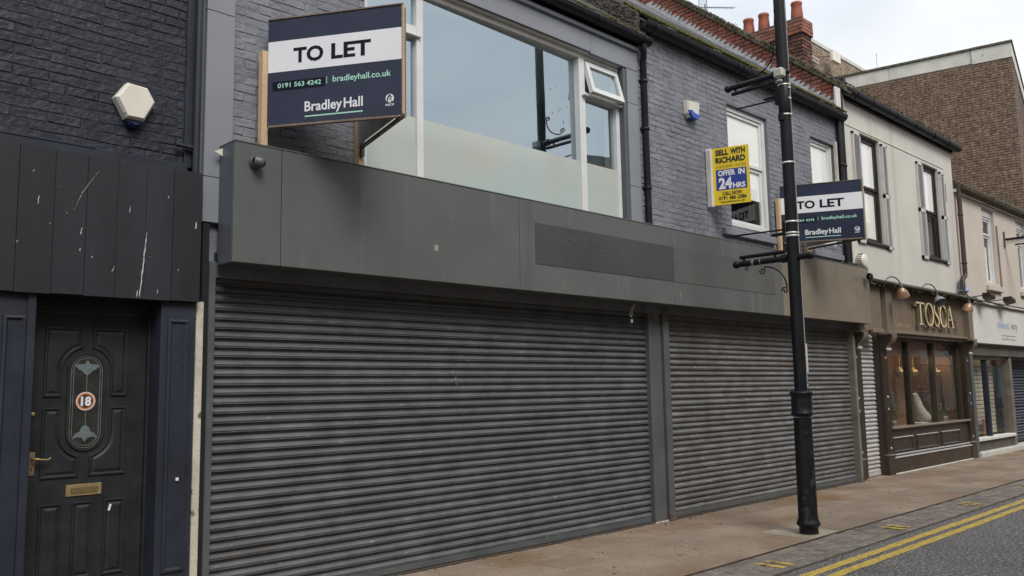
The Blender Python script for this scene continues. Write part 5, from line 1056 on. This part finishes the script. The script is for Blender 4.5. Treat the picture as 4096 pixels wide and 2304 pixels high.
MB().bar((23.9, 6.46, 5.22), (23.9, 5.2, 5.22), .05, .05).build('arm', 'black_iron', t); MB().bar((23.9, 6.25, 5.06), (23.9, 5.2, 5.06), .04, .03).build('arm', 'black_iron', t)
MB().bar((23.9, 6.44, 5.14), (23.9, 5.2, 5.14), .012, .10).build('sign_edge', 'white_plastic', t)
MB().tube([(23.9, 6.1, 5.25), (23.9, 5.95, 5.32), (23.9, 5.8, 5.33), (23.9, 5.7, 5.26)], .01, 6).build('wire_curl', 'black_iron', t)

# ================================================================== BROWN BRICK OFFICE BLOCK and wall behind
d = Vector((-.19451, .9809, 0)); e_ = Vector((.9809, .19451, 0)); K = Vector((32.08, 8.0, 0))
ob = thing('brown_brick_block', 'tall flat-roofed brown brick block with a pale concrete parapet', 'building', (36, 12, 0))
def slab(mb, a0, a1, b0, b1, z0, z1): # a along the front, b backwards
    q = [K+e_*a0+d*b0, K+e_*a1+d*b0, K+e_*a1+d*b1, K+e_*a0+d*b1]
    return mb.add([v+Vector((0, 0, z0)) for v in q]+[v+Vector((0, 0, z1)) for v in q], [(0,3,2,1),(4,5,6,7),(0,1,5,4),(1,2,6,5),(2,3,7,6),(3,0,4,7)])
slab(MB(), .02, 20, .02, 9, 0, 12.75).build('wall', 'brown_mortar', ob)
slab(MB(), -.03, 20, -.03, 1.2, 12.69, 13.2).build('parapet_panel', 'concrete', ob, .01); slab(MB(), .02, 20, 1.21, 3.9, 12.72, 13.21).build('parapet_panel', 'concrete', ob, .01); slab(MB(), .02, 20, 3.91, 9, 12.72, 13.21).build('parapet_panel', 'concrete', ob, .01)
slab(MB(), -.07, 20, -.07, 1.22, 13.2, 13.29).build('parapet_coping', 'mosscap', ob, .01); slab(MB(), -.03, 20, 1.22, 9, 13.21, 13.3).build('parapet_coping', 'mosscap', ob, .01)
mb = MB(); ca = .0905
for i in range(88):
    z = 12.64-i*ca
    if z < 5.8: break
    b = -(.13 if i % 2 else 0)
    while b < 6.5:
        x0, x1 = max(0, b)+.006, min(6.5, b+.262)-.006
        if x1-x0 > .03:
            k = R.uniform(-.004, .006); dz = R.uniform(-.003, .003)
            p0, p1 = K+d*x0-e_*k, K+d*x1-e_*(k+R.uniform(-.003, .003)); z0, z1 = Vector((0, 0, z-.038+dz)), Vector((0, 0, z+.038+dz)); bk = e_*.03
            mb.add([p1+z0, p0+z0, p0+z1, p1+z1, p1+z0+bk, p0+z0+bk, p0+z1+bk, p1+z1+bk], [(0, 1, 2, 3), (0, 4, 5, 1), (1, 5, 6, 2), (2, 6, 7, 3), (3, 7, 4, 0)])
        b += .262
    a = -(.13 if i % 2 else 0)
    while a < 3:
        x0, x1 = max(0, a)+.006, a+.256
        p0, p1 = K+e_*x0-d*R.uniform(-.004, .006), K+e_*x1-d*R.uniform(-.004, .006); z0, z1 = Vector((0, 0, z-.038)), Vector((0, 0, z+.038)); bk = d*.03
        mb.add([p0+z0, p1+z0, p1+z1, p0+z1, p0+z0+bk, p1+z0+bk, p1+z1+bk, p0+z1+bk], [(0, 1, 2, 3), (0, 4, 5, 1), (1, 5, 6, 2), (2, 6, 7, 3), (3, 7, 4, 0)]); a += .262
mb.build('brick_mass', 'brown_brick', ob, kind='stuff')
q = K+d*.85; MB().lathe([(.03, .01), (.03, 0)], q+Vector((-.03, 0, 12.95)), 8, -e_).build('bolt_hole', 'dark', ob)
t = thing('roof_mast', 'thin white mast standing on the parapet of the brown brick block', 'mast', tuple(K+d*4.3+Vector((0, 0, 13.2))))
q = K+d*4.3; MB().tube([q+Vector((.05, 0, 13.2)), q+Vector((.05, 0, 13.84))], .016, 6).build('mast', 'white_plastic', t); MB().ball(q+Vector((.07, 0, 13.84)), .035, 8, 5, (1.4, 1, .8)).build('mast_head', 'white_plastic', t)
rb = thing('rear_brick_wall_block', 'weathered tan brick wall with flat coping behind the chimney', 'building', (28, 14, 0))
B(29.4, 37.5, 14.03, 16, 0, 14.45).build('wall', 'brown_mortar', rb); B(29.4, 37.5, 13.96, 16.1, 14.45, 14.62).build('coping', 'concrete', rb, .02)
mb = MB()
for i in range(40):
    z = 14.38-i*.11; x = 29.4+(.15 if i % 2 else 0)
    while x < 37.4: mb.hexa([(x+.008, 14.0+R.uniform(-.006, .006), z-.047), (x+.29, 14.0, z-.047), (x+.29, 14.0, z+.047), (x+.008, 14.0+R.uniform(-.006, .006), z+.047)], [(x+.008, 14.05, z-.047), (x+.29, 14.05, z-.047), (x+.29, 14.05, z+.047), (x+.008, 14.05, z+.047)]); x += .3
mb.build('brick_mass', 'tan_brick', rb, kind='stuff')
t = thing('wall_panel_box', 'flat white box on a bracket on the tan brick wall right of the chimney', 'box', (31, 13.7, 14.1))
MB().box(30.6, 31.25, 13.55, 13.67, 13.84, 14.27).build('box_face', 'white_plastic', t, .01); MB().tube([(29.7, 13.98, 13.85), (30.55, 13.65, 14.0)], .025, 6).build('bracket', 'oldwood', t)
for z in (13.68, 13.83): MB().tube([(29.55, 13.9, z), (30.1, 13.9, z-.04)], .03, 6).build('tube', 'white_plastic', t)

# ================================================================== OPPOSITE SIDE OF THE STREET (seen mirrored in the upstairs panes)
def opposite(label, x0, x1, zt, m, ridge, wins):
    t = thing('opposite_building', label, 'building', ((x0+x1)/2, -3.6, 0), 'buildings across the street')
    B(x0, x1, -9, -3.5, 0, zt).build('wall', m, t)
    MB().prismx([(-3.35, zt), (-6.2, zt+ridge), (-9.1, zt)], x0, x1).build('roof', 'slate', t)
    for x, z, w_, h_ in wins:
        o = B(x, x+w_, -3.5, -3.42, z, z+h_).build('window', 'upvc', t); B(x+.09, x+w_-.09, -3.42, -3.41, z+.09, z+h_*.48).build('pane', 'dark', o); B(x+.09, x+w_-.09, -3.42, -3.41, z+h_*.54, z+h_-.09).build('pane', 'dark', o)
    B(x0+.3, x1-.3, -3.5, -3.3, 0, 2.6).build('shopfront_panel', 'tosca_dark', t); return t
opposite('beige rendered building across the street, seen mirrored in the wide window', 3.5, 15.6, 8.0, 'opp_beige', .9, [(x, 4.6, 1.1, 1.9) for x in (5, 8, 11, 13.6)])
opposite('grey green building with white windows across the street, seen mirrored', 15.6, 22.5, 8.1, 'opp_teal', 1.2, [(17.6, 5.6, 1.2, 2.0), (19.9, 5.6, 1.2, 2.0)])
o3 = opposite('orange brick building with a lettered board across the street, seen mirrored', 22.5, 90, 9.2, 'opp_brick', .8, [(24, 4.6, 1.1, 1.9), (27, 4.6, 1.1, 1.9)])
for k, (xa, m_) in enumerate(((33, 'white_fascia'), (39, 'redpic'), (45, 'white_fascia'), (51, 'yellow'), (57, 'redpic'), (64, 'white_fascia'), (72, 'bluepic'))):
    B(xa, xa+5, -3.5, -3.2, 2.6, 3.3).build('reflection_band', m_, o3); B(xa+.3, xa+2.6, -3.35, -3.28, .7, 2.5).build('reflection_panel', 'interior', o3); B(xa+3.0, xa+4.7, -3.35, -3.28, .2, 2.5).build('reflection_panel', 'opp_beige', o3)  # coloured boxes added out of view to brighten reflections in the shop glass
B(27.4, 31.0, -3.5, -3.44, 7.75, 8.75).build('lettered_board', mat('pale_grey_board', (.35, .36, .36), .6), o3)
mb = MB(); FO = Frame((30.4, -3.435, 8.6), (-1, 0, 0), (0, 0, -1), (0, 1, 0)); FO.text(mb, 'TOIE', 0, 2.3, .05, .62, .0, .02); mb.build('board_lettering', 'greyprint', o3)
opposite('plain brick building across the street behind the viewer', -14, 3.4, 7.0, 'opp_brick', 2, [(-4, 4.2, 1.1, 1.7), (-1, 4.2, 1.1, 1.7), (1.6, 4.2, 1.0, 1.7)])
